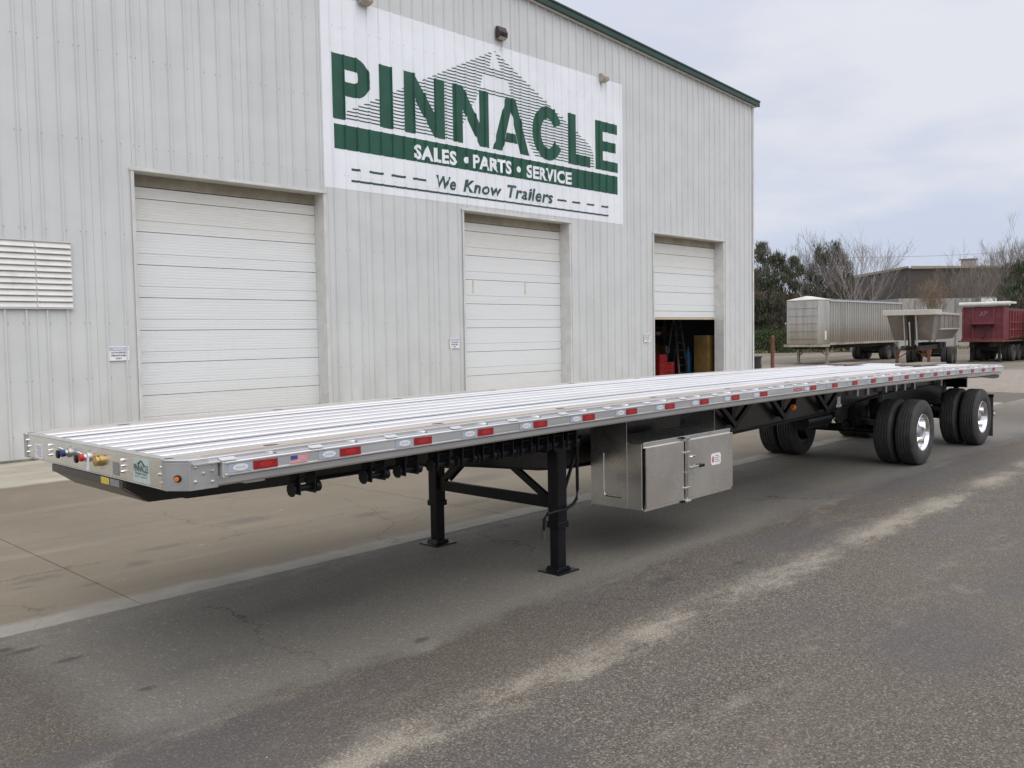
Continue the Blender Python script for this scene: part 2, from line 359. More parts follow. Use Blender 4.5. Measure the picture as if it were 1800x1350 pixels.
def concrete_mat():
    m = Mat('yard_concrete', .8, 0, .35)
    n1 = m.noise(.5, 5, .6); n2 = m.noise(3, 6, .7, (1, 1, 1), 4); gr = m.noise(120, 3, .7); agg = m.voro(110)
    c = m.mix(n1.step(.3, .7), (.165, .134, .092), (.21, .173, .121))
    c = m.mix(n2.step(.35, .75) * .5, c, (.165, .145, .112)); c = m.mix(gr.step(.35, .7) * .35, c, (.3, .265, .21)); c = m.mix(agg.step(.9, 1) * .4, c, (.12, .11, .1))
    tr = m.noise(1.6, 5, .65, (.22, 1.6, 1), 9)      # tyre tracks and drag marks run along the yard
    c = m.mix(tr.step(.55, .72) * .4, c, (.14, .128, .112)); c = m.mix(m.noise(1.3, 5, .6, (.18, 1.4, 1), 29).step(.56, .75) * .35, c, (.33, .29, .225))
    c = m.mix(m.noise(1.2, 5, .6, (.8, 1.3, 1), 77).step(.6, .72) * .55, c, (.13, .12, .118))
    c = m.mix(m.noise(4.5, 4, .6, (.7, 1.4, 1), 61).step(.68, .74) * .6, c, (.11, .1, .095))
    c = m.mix(m.noise(9, 4, .6, (.5, 1.2, 1), 81).step(.7, .74) * .6, c, (.38, .33, .26))
    e = m.y + (m.noise(2, 5, .7, (1, .5, 1), 3) - .5) * .22
    c = m.mix(e.step(2.62, 2.48), c, m.mix(n2.step(.3, .7), (.27, .25, .215), (.34, .32, .275)))
    ap = (m.y + (m.noise(1.4, 4, .6, (1, .5, 1), 13) - .5) * .35).step(9.45, 9.65)
    c = m.mix(ap, c, m.mix(m.noise(2, 5, .65, (.4, 1.5, 1), 6).step(.3, .7), (.33, .3, .24), (.46, .42, .34)))
    c = m.mix(m.spots([(.45, 3.75, .25, .09), (1.75, 4.05, .35, .1), (1.28, 3.6, .16, .12), (.7, 3.2, .13, .06), (.25, 3.55, .1, .05), (4.15, 3.75, .3, .14), (3.0, 4.6, .4, .2), (5.4, 3.3, .45, .15), (6.8, 4.6, .7, .3)], .5), c, (.1, .09, .085))
    # cracks
    w = (m.noise(1.2, 6, .75, (1, 1, 1), 8) - .5)
    ck1 = ((m.y - 3.95) + w * .8).abs().step(.016, .004) * m.noise(.8, 2, .5, (1, 1, 1), 55).step(.42, .5)
    ck2 = ((m.x - 2.55) + w * .9).abs().step(.014, .004) * m.y.step(3.7, 4.2) * m.y.step(6.2, 5.6)
    vd = m.nt.nodes.new('ShaderNodeTexVoronoi'); vd.feature = 'DISTANCE_TO_EDGE'; mp = m.nt.nodes.new('ShaderNodeVectorMath'); mp.operation = 'ADD'
    nn = m.nt.nodes.new('ShaderNodeTexNoise'); m.nt.links.new(m.co.outputs['Object'], nn.inputs['Vector']); nn.inputs['Scale'].default_value = 1.4; nn.inputs['Detail'].default_value = 6
    m.nt.links.new(m.co.outputs['Object'], mp.inputs[0]); m.nt.links.new(nn.outputs['Color'], mp.inputs[1]); m.nt.links.new(mp.outputs[0], vd.inputs['Vector']); vd.inputs['Scale'].default_value = .22
    ck3 = X(m.nt, vd.outputs['Distance']).step(.0025, .0008) * m.noise(.5, 2, .5, (1, 1, 1), 5).step(.46, .54)
    ck = ck1.mx(ck2).mx(ck3)
    c = m.mix(ck * .5, c, (.06, .052, .044))
    m.col(c); m.bump(gr * .4 + agg * .2 - ck * 2, .35, .004); m.rough(n2 * .2 + .68)
    return m.m
concrete = concrete_mat()
def gravel_mat():
    m = Mat('dusty_gravel', .9, 0, .3)
    n = m.noise(.12, 6, .65, (.6, 1.6, 1)); f = m.noise(2.5, 6, .75); g = m.voro(14)
    c = m.mix(n.step(.3, .7), (.15, .128, .1), (.24, .208, .165)); c = m.mix(f.step(.4, .75) * .5, c, (.13, .115, .09)); c = m.mix(g.step(.8, 1) * .4, c, (.42, .37, .3))
    c = m.mix(m.noise(.3, 4, .6, (.15, 1.5, 1), 8).step(.52, .62) * .5, c, (.11, .095, .075))
    m.col(c); m.bump(g + f, .4, .03); return m.m
gravel = gravel_mat()

# ================================================================== SETTING: ground
def struct(name, mb, mat): return tag(mb.build(name, mat), kind='structure')
g = MB(); g.box(-600, 1200, -700, 1100, -.6, -.012); struct('ground', g, gravel)
ys = [(-30, 2.262)]; g = MB()
edge = [(-40, -60), (44, -60)] + [(44 + 3 * math.sin(t * .7) + random.uniform(-.6, .6), -60 + t * 3.2) for t in range(1, 25)] + [(30.5, 16), (29.6, 2.26), (-40, 2.26)]
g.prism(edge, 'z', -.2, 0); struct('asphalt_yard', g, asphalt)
# concrete yard in poured slabs, joints left open
cy = tag(bpy.data.objects.new('concrete_yard', None), kind='structure'); COL.objects.link(cy)
rows = [(2.262, 5.945), (5.953, 9.565), (9.573, 12.2)]
for j, (ya, yb) in enumerate(rows):
    x = -21.5
    while x < 29:
        xe = min(x + 4.45, 29.6 if j else 25.3)
        if xe - x > .3:
            yt = yb if j < 2 else None
            zt = .006 + random.uniform(-.0015, .0015)
            if yt: MB().prism([(x, ya), (xe - .008, ya), (xe - .008, yb), (x, yb)], 'z', -.15, zt).build('concrete_slab', concrete, cy, bevel=.006)
            else: MB().prism([(x, ya), (xe - .008, ya), (xe - .008, 12.49 - .01514 * xe), (x, 12.49 - .01514 * x)], 'z', -.15, zt + .004).build('concrete_slab', concrete, cy, bevel=.006)
        x += 4.45
j = MB(); j.box(-21.5, 29.4, 2.3, 12.1, -.1, -.006); tag(j.build('joint_filler', simple('joint_dirt', (.12, .1, .08), .9), cy))

# ================================================================== WAREHOUSE
WH = thing('warehouse', (0, 12.5532, 0), 'pale grey ribbed metal warehouse with a painted white and green sign and three roller doors', 'building', rz=-.01514)
X0, X1 = -11.4, 29.13
PITCH = .351; RB = 3.208
def roofz(x): return 11.70 - .066 * (x - 17) if x > 9.8 else 12.175 - .066 * (9.8 - x)
ribs = [RB + PITCH * k for k in range(-42, 75)]
def rib_y(x):
    d = abs(((x - RB) / PITCH + .5) % 1 - .5) * PITCH
    if d < .013: return -.04
    if d < .031: return -.04 * (.031 - d) / .018
    return 0
def rib_breaks(a, b):
    out = {round(a, 5), round(b, 5)}
    for r in ribs:
        for o in (-.031, -.013, .013, .031):
            if a < r + o < b: out.add(round(r + o, 5))
    return sorted(out)
OPEN = [(5.214, 9.579), (13.908, 18.215), (22.51, 26.938)]; OT = 5.48
LV = (1.55, 3.99, 2.785, 3.98)   # louvre hole stays covered by the vent on the wall
def wall_piece(xa, xb, z0, z1f, name='siding_sheet', mat=siding, off=0):
    xs = rib_breaks(xa, xb); mb = MB(); n = len(xs)
    mb.add([(x, rib_y(x) + off, z0(x) if callable(z0) else z0) for x in xs] + [(x, rib_y(x) + off, z1f(x) if callable(z1f) else z1f) for x in xs],
           [(i, i + 1, n + i + 1, n + i) for i in range(n - 1)])
    return mb.build(name, mat, WH)
edges = [X0]; e = RB - PITCH * 42 + PITCH / 2
while e < X0 + .3: e += PITCH * 3
while e < X1 - .2: edges.append(e); e += PITCH * 3
edges.append(X1)
for a, b in zip(edges[:-1], edges[1:]):
    cuts = sorted({a, b} | {q for o in OPEN for q in o if a < q < b})
    b_eps = .003
    for p, q in zip(cuts[:-1], cuts[1:]):
        inside = any(o[0] - 1e-4 <= p and q <= o[1] + 1e-4 for o in OPEN)
        wall_piece(p + b_eps, q, OT if inside else .05, roofz, off=random.uniform(-.0012, .0012))
# dark backing skin and side, rear, roof
dark_in = simple('dark_interior_wall', (.05, .05, .052), .9, 0, .2, 1)
MB().prism([(X0, roofz(X0) - .05), (9.8, roofz(9.8) - .05), (X1 - .1, roofz(X1) - .05), (X1 - .1, OT + .02), (X0, OT + .02)], 'y', .03, .12).build('wall_framing', dark_in, WH)
px = [X0, *[q for o in OPEN for q in o], X1 - .05]
for a, b in zip(px[::2], px[1::2]): MB().box(a + .005, b - .005, .03, .34, .01, OT + .012).build('wall_framing', dark_in, WH)
b = MB(); n = 60; ln = 40
pts = []
y = .0
side = MB(); k = 0; vs = []
while y < ln:
    for dy, dx in ((0, 0), (PITCH - .08, 0), (PITCH - .055, .026), (PITCH - .025, .026)): vs.append((X1 + dx, y + dy))
    y += PITCH
m_ = len(vs)
side.add([(x, y, .05) for x, y in vs] + [(x, y, roofz(X1)) for x, y in vs], [(i, i + 1, m_ + i + 1, m_ + i) for i in range(m_ - 1)])
side.build('side_wall', siding, WH)
MB().box(X0 - .02, X0, .02, ln, .05, roofz(X0)).build('side_wall', siding, WH)
MB().prism([(X0, .05), (X1, .05), (X1, roofz(X1)), (9.8, roofz(9.8)), (X0, roofz(X0))], 'y', ln, ln + .05).build('rear_wall', siding, WH)
roofm = simple('galvanised_roof', (.5, .52, .52), .5, .6)
MB().prism([(X0 - .3, roofz(X0) + .02), (9.8, roofz(9.8) + .02), (X1 + .3, roofz(X1 + .3) + .02), (X1 + .3, roofz(X1 + .3) + .1), (9.8, roofz(9.8) + .1), (X0 - .3, roofz(X0) + .1)], 'y', -.12, ln + .1).build('roof', roofm, WH)
# rake trim, sculpted: green face with a return
def rake(a, b, mat, y0, y1, lo, hi, name):
    MB().prism([(a, roofz(a) + lo), (b, roofz(b) + lo), (b, roofz(b) + hi), (a, roofz(a) + hi)], 'y', y0, y1).build(name, mat, WH, bevel=.008)
rake(9.8, X1 + .2, trim_green, -.2, -.122, -.13, .07, 'rake_trim'); rake(X0 - .3, 9.797, trim_green, -.2, -.122, -.13, .07, 'rake_trim')
rake(9.8, X1 + .2, trim_green, -.225, -.203, .03, .09, 'rake_cap'); rake(X0 - .3, 9.797, trim_green, -.225, -.203, .03, .09, 'rake_cap')
rake(9.8, X1 + .1, trim_white, -.12, -.03, -.16, -.12, 'soffit_trim')
MB().box(X1 - .075, X1 + .012, -.034, -.028, .05, roofz(X1) - .13).box(X1 + .0275, X1 + .034, -.034, .1, .05, roofz(X1) - .13).build('corner_trim', simple('corner_trim_paint', (.66, .66, .64), .45, 0, .08, 2, (.45, .4, .34), .5), WH)
MB().box(X0, X1, -.02, .02, -.1, .05).build('base_curb', simple('curb_concrete', (.2, .19, .16), .85, 0, .3, 6), WH)
# screws in rows
s = MB()
for zr in (.45, 1.45, 2.5, 4.22, 5.95, 7.65, 9.35):
    for r in ribs:
        if X0 < r < X1 and r > 2 and not (zr < OT and any(o[0] - .05 < r < o[1] + .05 for o in OPEN)):
            for dx in ((.052,) if int(r * 3) % 3 else (.052, -.052)): s.box(r + dx - .007, r + dx + .007, -.009, 0, zr - .007, zr + .007)
tag(s.build('screw_heads', simple('screw_zinc', (.3, .3, .29), .5, .5), WH), kind='stuff')
s = MB()   # horizontal flashing edge above each door, jamb trims
def door(i, xa, xb, bottom=0.):
    jd = .36
    for xx, sg in ((xa, 1), (xb, -1)):
        x0, x1 = (xx - .045, xx) if sg == 1 else (xx, xx + .045)
        MB().box(x0, x1, -.036, -.03, .05, OT + .045).build('jamb_trim', trim_white, WH)
        MB().box(*((xx - .002, xx + .02) if sg == 1 else (xx - .02, xx + .002)), -.036, jd, .05, OT).build('door_jamb', trim_white, WH)
    MB().box(xa - .07, xb + .07, -.052, -.0365, OT - .012, OT + .05).build('door_head_trim', trim_white, WH, bevel=.004)
    MB().box(xa + .02, xb - .02, -.036, jd, OT - .014, OT - .002).build('door_soffit', trim_white, WH)
    MB().box(xa + .021, xb - .021, jd - .02, jd + .0, 5.24, OT - .015).build('header_panel', simple('shaded_header', (.3, .27, .21), .8, 0, .2, 2), WH)  # closes the gap above the door; its shade is put into the dark colour
    d = MB().box(xa + .021, xa + .06, jd + .06, jd + .1, bottom, 5.3).box(xb - .06, xb - .021, jd + .06, jd + .1, bottom, 5.3).build('sectional_door', rustm, WH)
    zb = [0, .38, 1.04, 1.70, 2.36, 3.02, 3.68, 4.34, 5.0, 5.235]
    off = 0
    if bottom: zb = [bottom + v for v in (0, .22, .88, 1.54, 2.2, 2.56)]
    w0, w1 = xa + .022, xb - .022
    for k, (za, zt) in enumerate(zip(zb[:-1], zb[1:])):
        # a ribbed section: tongue at the seam, one deep groove a third of the way up and fine pressed lines
        prof = [(0, za + .004), (.012, za), (0, za + .014)] if k else [(0, za), (0, za + .01)]
        zc = za + .05
        p = [(jd, za + .006)]
        gz = za + (zt - za) * .3333 if zt - za > .5 else None
        q = za + .045
        while q < zt - .05:
            if gz and abs(q - gz) < .03: p += [(jd, gz - .016), (jd + .014, gz - .006), (jd + .014, gz + .006), (jd, gz + .012)]
            else: p += [(jd, q - .008), (jd + .003, q), (jd, q + .008)]
            q += .0583
        p += [(jd, zt - .012), (jd + .014, zt - .004), (jd + .05, zt - .004), (jd + .05, za + .006)]
        MB().prism(p, 'x', w0, w1).build('door_section', door_white, d)
    return d
door(0, *OPEN[0]); door(1, *OPEN[1]); d3 = door(2, *OPEN[2], bottom=2.675)
seal = simple('tan_bottom_seal', (.5, .42, .3), .7); MB().box(OPEN[2][0] + .022, OPEN[2][1] - .022, .352, .4, 2.60, 2.674).build('bottom_rail', seal, WH)
# two yellowed tape marks on the middle door
for xx in (14.55, 16.62): MB().box(xx, xx + .04, .349, .3585, 3.32, 3.66).build('tape_mark', simple('yellowed_tape', (.62, .55, .33), .7), WH)
# louvre vent on the left
vent = MB().box(LV[0] - .02, LV[1] + .02, -.075, -.045, LV[3], LV[3] + .025).box(LV[0] - .02, LV[1] + .02, -.075, -.045, LV[2] - .025, LV[2]).box(LV[1], LV[1] + .02, -.06, -.03, LV[2], LV[3]).box(3.375, 3.39, -.065, -.03, LV[2], LV[3]).box(LV[0], LV[1], -.034, -.03, LV[2], LV[3]).build('louvre_vent', trim_white, WH)
slatm = simple('louvre_slat_paint', (.68, .67, .65), .42, 0, .06, 4, (.45, .42, .38), .4)
for sec, (a, b_) in enumerate([(LV[0], 3.373), (3.392, LV[1])]):
    ns = 11
    for k in range(ns):
        z0 = LV[2] + (LV[3] - LV[2]) * k / ns; h = (LV[3] - LV[2]) / ns
        t = .055 if sec else .045
        MB().add([(a, -.07 - t * .3, z0 + .008), (b_, -.07 - t * .3, z0 + .008), (b_, -.04, z0 + h), (a, -.04, z0 + h), (a, -.066 - t * .3, z0), (b_, -.066 - t * .3, z0), (b_, -.036, z0 + h - .012), (a, -.036, z0 + h - .012)],
                 [(0, 1, 2, 3), (7, 6, 5, 4), (0, 4, 5, 1), (1, 5, 6, 2), (2, 6, 7, 3), (3, 7, 4, 0)]).build('slat', slatm, vent)

# ------- the painted sign: every painted shape follows the ribs of the siding
def drape(me, off):
    co = [v.co.x for v in me.vertices]; a, b = min(co), max(co)
    bm = bmesh.new(); bm.from_mesh(me)
    for x in rib_breaks(a, b)[1:-1]:
        bmesh.ops.bisect_plane(bm, geom=bm.verts[:] + bm.edges[:] + bm.faces[:], plane_co=(x, 0, 0), plane_no=(1, 0, 0))
    for v in bm.verts:
        v.co.y = rib_y(v.co.x) + off
    bm.to_mesh(me); bm.free()
    return me
def shape_mesh(polys, mat, off, name):
    me = bpy.data.meshes.new(name); bm = bmesh.new()
    for poly in polys:
        vs = [bm.verts.new((x, 0, z_)) for x, z_ in poly]
        bm.faces.new(vs)
    bmesh.ops.triangulate(bm, faces=bm.faces[:]); bm.to_mesh(me); bm.free(); me.materials.append(mat)
    return drape(me, off)
SX0, SX1, SZ0, SZ1 = 9.62, 20.88, 5.63, 10.05
ps = put('painted_sign', shape_mesh([[(SX0, SZ0), (SX1, SZ0), (SX1, SZ1), (SX0, SZ1)]], sign_white, -.004, 'painted_sign'), WH)
def paint(name, polys, mat, off=-.0075, label=None): return put(name, shape_mesh(polys, mat, off, name), ps, label=label)
ZB, ZT = 7.235, 8.735; SW = .37
def arc(cx, cz, rx, rz, a0, a1, n=14): return [(cx + rx * math.cos(R(a0 + (a1 - a0) * i / n)), cz + rz * math.sin(R(a0 + (a1 - a0) * i / n))) for i in range(n + 1)]
def strip(outer, inner): return [[outer[i], outer[i + 1], inner[i + 1], inner[i]] for i in range(len(outer) - 1)]
L = 9.87
# P
o_ = [(L + .36, ZT)] + arc(10.55, 8.265, .43, .47, 90, -90) + [(L + .36, 7.795)]
i_ = [(L + .36, ZT - .33)] + arc(10.5, 8.265, .13, .14, 90, -90) + [(L + .36, 8.125)]
paint('letter_p', [[(L, ZB), (L + .36, ZB), (L + .36, ZT), (L, ZT)]] + strip(o_, i_), green_paint)
paint('letter_i', [[(11.25, ZB), (11.63, ZB), (11.63, ZT), (11.25, ZT)]], green_paint)
def ltr_n(a, b): return [[(a, ZB), (a + .35, ZB), (a + .35, ZT), (a, ZT)], [(b - .35, ZB), (b, ZB), (b, ZT), (b - .35, ZT)], [(a + .35, ZT), (a + .35, ZT - .62), (b - .35, ZB), (b - .35, ZB + .62)]]
paint('letter_n', ltr_n(11.98, 13.34), green_paint); paint('letter_n', ltr_n(13.62, 14.93), green_paint)
paint('letter_a', [[(15.06, ZB), (15.43, ZB), (15.79, 8.35), (15.79, ZT), (15.6, ZT)], [(16.52, ZB), (16.15, ZB), (15.79, 8.35), (15.79, ZT), (15.98, ZT)], [(15.53, 7.5), (16.05, 7.5), (15.97, 7.76), (15.61, 7.76)]], green_paint)
co_ = arc(17.32, 7.985, .66, .775, 28, 332, 26); ci_ = arc(17.32, 7.985, .3, .43, 28, 332, 26)
paint('letter_c', strip(co_, ci_), green_paint)
paint('letter_l', [[(18.22, ZB), (18.58, ZB), (18.58, ZT), (18.22, ZT)], [(18.58, ZB), (19.25, ZB), (19.25, ZB + .33), (18.58, ZB + .33)]], green_paint)
paint('letter_e', [[(19.5, ZB), (19.87, ZB), (19.87, ZT), (19.5, ZT)]] + [[(19.87, z_), (xr, z_), (xr, z_ + .31), (19.87, z_ + .31)] for z_, xr in ((ZB, 20.62), (7.83, 20.52), (ZT - .31, 20.6))], green_paint)
paint('green_band', [[(9.89, 6.55), (20.6, 6.55), (20.6, 7.12), (9.89, 7.12)]], green_paint)
# striped peak: thin bars between the outline and the open road up the middle
apx, apz = 15.18, 9.9
def lx(z_):   # left outline
    return 15.18 - (9.9 - z_) * (15.18 - 10.24) / (9.9 - 7.42) if z_ > 7.42 else 10.24
def rx(z_): return 15.18 + (9.9 - z_) * (19.3 - 15.18) / (9.9 - 7.88) if z_ > 7.88 else min(19.47, 19.3 + (7.88 - z_) * .3)
def road(z_):
    if z_ > 9.38: return 15.1 - (9.85 - z_) * .22, 15.2 + (9.85 - z_) * .5
    if z_ > 9.18: return None
    if z_ > 8.8: return 14.74 - (9.18 - z_) * .28, 15.69 + (9.18 - z_) * .3
    if z_ > 8.62: return None
    return 14.55 - (8.6 - z_) * .65, 15.55 + (8.6 - z_) * .9
letters = [(9.87, 10.95), (11.25, 11.63), (11.98, 12.33), (13.0, 13.34), (13.62, 13.97), (14.58, 14.93), (18.22, 18.58), (19.5, 20.6)]
st = []; z_ = 7.27
while z_ < 9.86:
    a, b_ = lx(z_), rx(z_); rd = road(z_); segs = [(a, b_)] if not rd else [(a, rd[0]), (rd[1], b_)]
    for p, q in segs:
        if q - p > .05: st.append([(p, z_), (q, z_), (q - (.04 if q == b_ else 0), z_ + .032), (p + (.04 if p == a else 0), z_ + .032)])
    z_ += .0835
tag(paint('peak_stripes', st, sign_line, -.0058), kind='stuff')
# small lettering
def wtext(body, x, z0, w, h, mat, bold, shear=0, off=-.0125, name='lettering'):
    me = text_mesh(body, mat, bold, shear, 1.1, name)
    co = np.zeros(len(me.vertices) * 3); me.vertices.foreach_get('co', co); co = co.reshape(-1, 3); mn = co.min(0); mx = co.max(0)
    for i, v in enumerate(me.vertices): v.co = (x + (co[i][0] - mn[0]) / (mx[0] - mn[0]) * w, 0, z0 + (co[i][1] - mn[1]) / (mx[1] - mn[1]) * h)
    drape(me, off); return put(name, me, ps)
wtext('SALES', 12.29, 6.61, 1.43, .37, sign_white, .04, name='word_sales'); wtext('PARTS', 14.31, 6.62, 1.47, .37, sign_white, .04, name='word_parts'); wtext('SERVICE', 16.39, 6.61, 1.92, .37, sign_white, .04, name='word_service')
for cx in (14.06, 16.07): paint('dot', [arc(cx, 6.8, .085, .085, 0, 342, 19)], sign_white, -.0125)
wtext('We', 13.0, 5.96, .68, .33, sign_line, .028, .22, name='word_we'); wtext('Know', 13.94, 5.96, 1.44, .33, sign_line, .028, .22, name='word_know'); wtext('Trailers', 15.6, 5.97, 1.9, .36, sign_line, .028, .22, name='word_trailers')
for a, b_ in ((10.38, 10.64), (10.9, 11.3), (11.56, 11.98), (12.24, 12.66), (17.7, 18.11), (18.37, 18.75), (19.03, 19.42), (19.71, 20.1)): paint('dash', [[(a, 6.085), (b_, 6.085), (b_, 6.14), (a, 6.14)]], sign_line)
paint('underline', [[(10.37, 5.82), (20.1, 5.82), (20.1, 5.87), (10.37, 5.87)]], sign_line)

# ------- inside the open bay
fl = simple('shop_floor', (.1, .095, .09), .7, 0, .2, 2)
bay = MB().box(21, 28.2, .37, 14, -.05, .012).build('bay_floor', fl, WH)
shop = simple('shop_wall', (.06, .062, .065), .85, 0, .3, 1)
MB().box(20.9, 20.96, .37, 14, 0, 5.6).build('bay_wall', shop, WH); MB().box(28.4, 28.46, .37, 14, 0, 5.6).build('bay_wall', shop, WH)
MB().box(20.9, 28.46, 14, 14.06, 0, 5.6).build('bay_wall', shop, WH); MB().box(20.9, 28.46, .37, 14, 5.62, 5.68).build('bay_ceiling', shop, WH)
def wp(x, y): return (x + .01514 * y, 12.5532 - .01514 * x + y)     # a spot in the bay, in world x, y

# wall notices and lamps
def notice(x, z_, w, h, label):
    px_, py_ = wp(x, 0); o = thing('notice_sign', (px_, py_, z_), label, 'sign', 'authorized personnel signs beside the doors', rz=-.01514)
    MB().box(0, w, -.034, -.028, 0, h).build('sign_plate', paper, o, bevel=.002)
    MB().box(w * .05, w * .95, -.0358, -.0345, h * .68, h * .93).build('header_band', simple('notice_header', (.42, .45, .55), .6, 0, .15, 60), o)
    fit_text('NOTICE', paper, (w * .25, -.0366, h * .73), (1, 0, 0), (0, 0, 1), w * .5, h * .14, .02, parent=o)
    for k, (t, ww) in enumerate((('AUTHORIZED', .72), ('PERSONNEL', .7), ('ONLY', .3))):
        fit_text(t, ink, (w * (1 - ww) / 2, -.0358, h * (.5 - .2 * k)), (1, 0, 0), (0, 0, 1), w * ww, h * .11, .03, parent=o)
notice(4.6, 1.775, .41, .28, 'white notice sign with a grey header, left of the largest roller door')
notice(13.33, 1.82, .35, .28, 'white notice sign left of the middle closed roller door')
notice(21.93, 1.84, .35, .28, 'white notice sign beside the half open roller door')
def floodlight(x, z_, label, w=.3, h=.26, dark=False):
    px_, py_ = wp(x, 0); o = thing('wall_light', (px_, py_, z_), label, 'wall light', 'floodlights mounted on the warehouse wall', rz=-.01514)
    hm = simple('bronze_housing', (.06, .05, .045), .5, .3) if dark else simple('tan_housing', (.42, .37, .3), .5, .2)
    MB().box(-.08, .08, -.045, -.026, .02, h - .02).build('mount_plate', hm, o)
    MB().prism([(-.045, 0), (-.1, -.03), (-.2 if dark else -.26, .02), (-.22 if dark else -.28, h * .45), (-.14, h), (-.045, h)], 'x', -w / 2, w / 2).build('housing', hm, o, bevel=.012)
    MB().prism([(-.1, -.037), (-.2 if dark else -.25, .01), (-.2 if dark else -.25, .018), (-.1, -.03)], 'x', -w / 2 + .03, w / 2 - .03).build('lens', simple('frosted_lens', (.4, .36, .28), .2), o)
    if dark:
        for k in range(5): MB().box(-w / 2 + .03 + k * .055, -w / 2 + .04 + k * .055, -.232, -.2, .03, h * .5).build('fin', hm, o)
        MB().tube([(.05, -.04, -.02), (.05, -.035, -.32)], .008, 6).build('conduit', alu_dull, o)
floodlight(10.8, 10.02, 'tan floodlight at the top left edge of the painted sign', .3, .24)
floodlight(15.36, 10.24, 'dark bronze wall light above the peak of the painted sign', .32, .3, True)
floodlight(19.78, 9.92, 'small tan floodlight above the right end of the painted sign', .24, .24)
o = thing('hose_bib', (*wp(18.72, 0), .62), 'small black tap on the wall right of the middle door', 'tap', rz=-.01514)
MB().tube([(0, -.02, 0), (0, -.12, 0), (0, -.14, -.06)], .02, 8).build('spout', blackp, o); MB().tube([(-.06, -.1, .07), (.07, -.1, .05)], .016, 6).tube([(0, -.1, 0), (0, -.1, .06)], .012, 6).build('handle', blackp, o)

# things standing inside the open bay
redm = simple('red_enamel', (.3, .02, .02), .35, 0, .15); cyl_blue = simple('blue_cylinder_paint', (.02, .11, .26), .4, 0, .2); cab = simple('ochre_cabinet', (.14, .09, .025), .5, 0, .25, 3, (.1, .07, .03), .6)
x_, y_ = wp(25.95, 2.1); o = thing('tool_chest', (x_, y_, .015), 'red steel tool chest just inside the open bay', 'tool chest')
MB().box(-.55, .45, -.3, .3, .12, 1.0).build('cabinet', redm, o, bevel=.01)
for k in range(5): d = MB().box(-.52, .42, -.315, -.302, .16 + k * .165, .31 + k * .165).build('drawer', redm, o, bevel=.004); MB().box(-.3, .2, -.335, -.316, .27 + k * .165, .285 + k * .165).build('handle', chrome, d)
for sx in (-.45, .35):
    for sy in (-.25, .25): MB().lathe([(.001, -.02), (.06, -.02), (.06, .02), (.001, .02)], (sx, sy, .06), 'x', 12).build('wheel', rubber, o)
MB().box(-.4, .1, -.2, .2, 1.0, 1.3).build('top_box', redm, o, bevel=.01)
x_, y_ = wp(26.75, 1.9); o = thing('step_ladder', (x_, y_, .015), 'aluminium step ladder in the open bay, seen between the red chest and the blue cylinder', 'ladder')
for sx in (-1, 1):
    MB().bar((sx * .32, -.35, 0), (sx * .2, 0, 2.6), .06, .03).build('rail', alu, o); MB().bar((sx * .32, .5, 0), (sx * .2, .06, 2.6), .05, .025).build('rear_rail', alu, o)
for k in range(8): t = .12 + k * .11; MB().box(-.32 + .12 * t, .32 - .12 * t, -.38 + .35 * t, -.29 + .35 * t, 2.6 * t - .02, 2.6 * t).build('step', alu, o)
x_, y_ = wp(27.2, 1.7); o = tag(MB().lathe([(.001, 0), (.13, 0), (.13, 1.25), (.11, 1.36), (.05, 1.45), (.035, 1.5), (.045, 1.58), (.001, 1.6)], (0, 0, 0), 'z', 20).build('gas_cylinder', cyl_blue, smooth=True, loc=(x_, y_, .015)), 'tall blue gas cylinder in the open bay beside the ochre cabinet', 'gas cylinder')
x_, y_ = wp(27.35, .9); o = thing('storage_cabinet', (x_, y_, .015), 'ochre storage cabinet with dark scuffs just inside the right edge of the open bay', 'cabinet')
MB().box(-.55, .45, -.3, .3, 0, 2.0).build('carcass', cab, o, bevel=.01)
for sx in (0, 1): d = MB().box(-.54 + sx * .495, -.05 + sx * .495, -.32, -.302, .04, 1.96).build('door', cab, o, bevel=.004); MB().box(-.09 + sx * .06, -.07 + sx * .06, -.35, -.321, .95, 1.1).build('handle', blackp, d)


rk = thing('storage_rack', (*wp(27.9, 3.6), .015), 'cluttered steel storage rack in the dark at the back of the open bay', 'rack')
rkm = simple('rack_steel', (.12, .12, .13), .6); rnd = random.Random(77)
for xx in (-1.5, 0, 1.5):
    for yy in (-.3, .3): MB().box(xx - .03, xx + .03, yy - .03, yy + .03, 0, 3.0).build('upright', rkm, rk)
for k in range(4):
    sh = MB().box(-1.53, 1.53, -.33, .33, .5 + k * .75, .54 + k * .75).build('shelf', rkm, rk); xx = -1.4
    while xx < 1.3:
        w = rnd.uniform(.15, .4); h = rnd.uniform(.12, .45)
        MB().box(xx, xx + w, -.28, .2, .541 + k * .75, .541 + k * .75 + h).build('carton', rnd.choice([redm, cyl_blue, rkm, paper, cab, dark_in]), sh, bevel=.01); xx += w + rnd.uniform(.02, .15)
tg = thing('used_tyre', (*wp(26.6, .95), .0), 'black used tyre lying on the floor of the open bay in front of the cabinet', 'tyre')
MB().lathe([(.28, 0), (.48, 0), (.52, .06), (.52, .2), (.48, .26), (.28, .26)], (0, 0, .015), 'z', 28, close=True).build('carcass', rubber, tg, smooth=True)

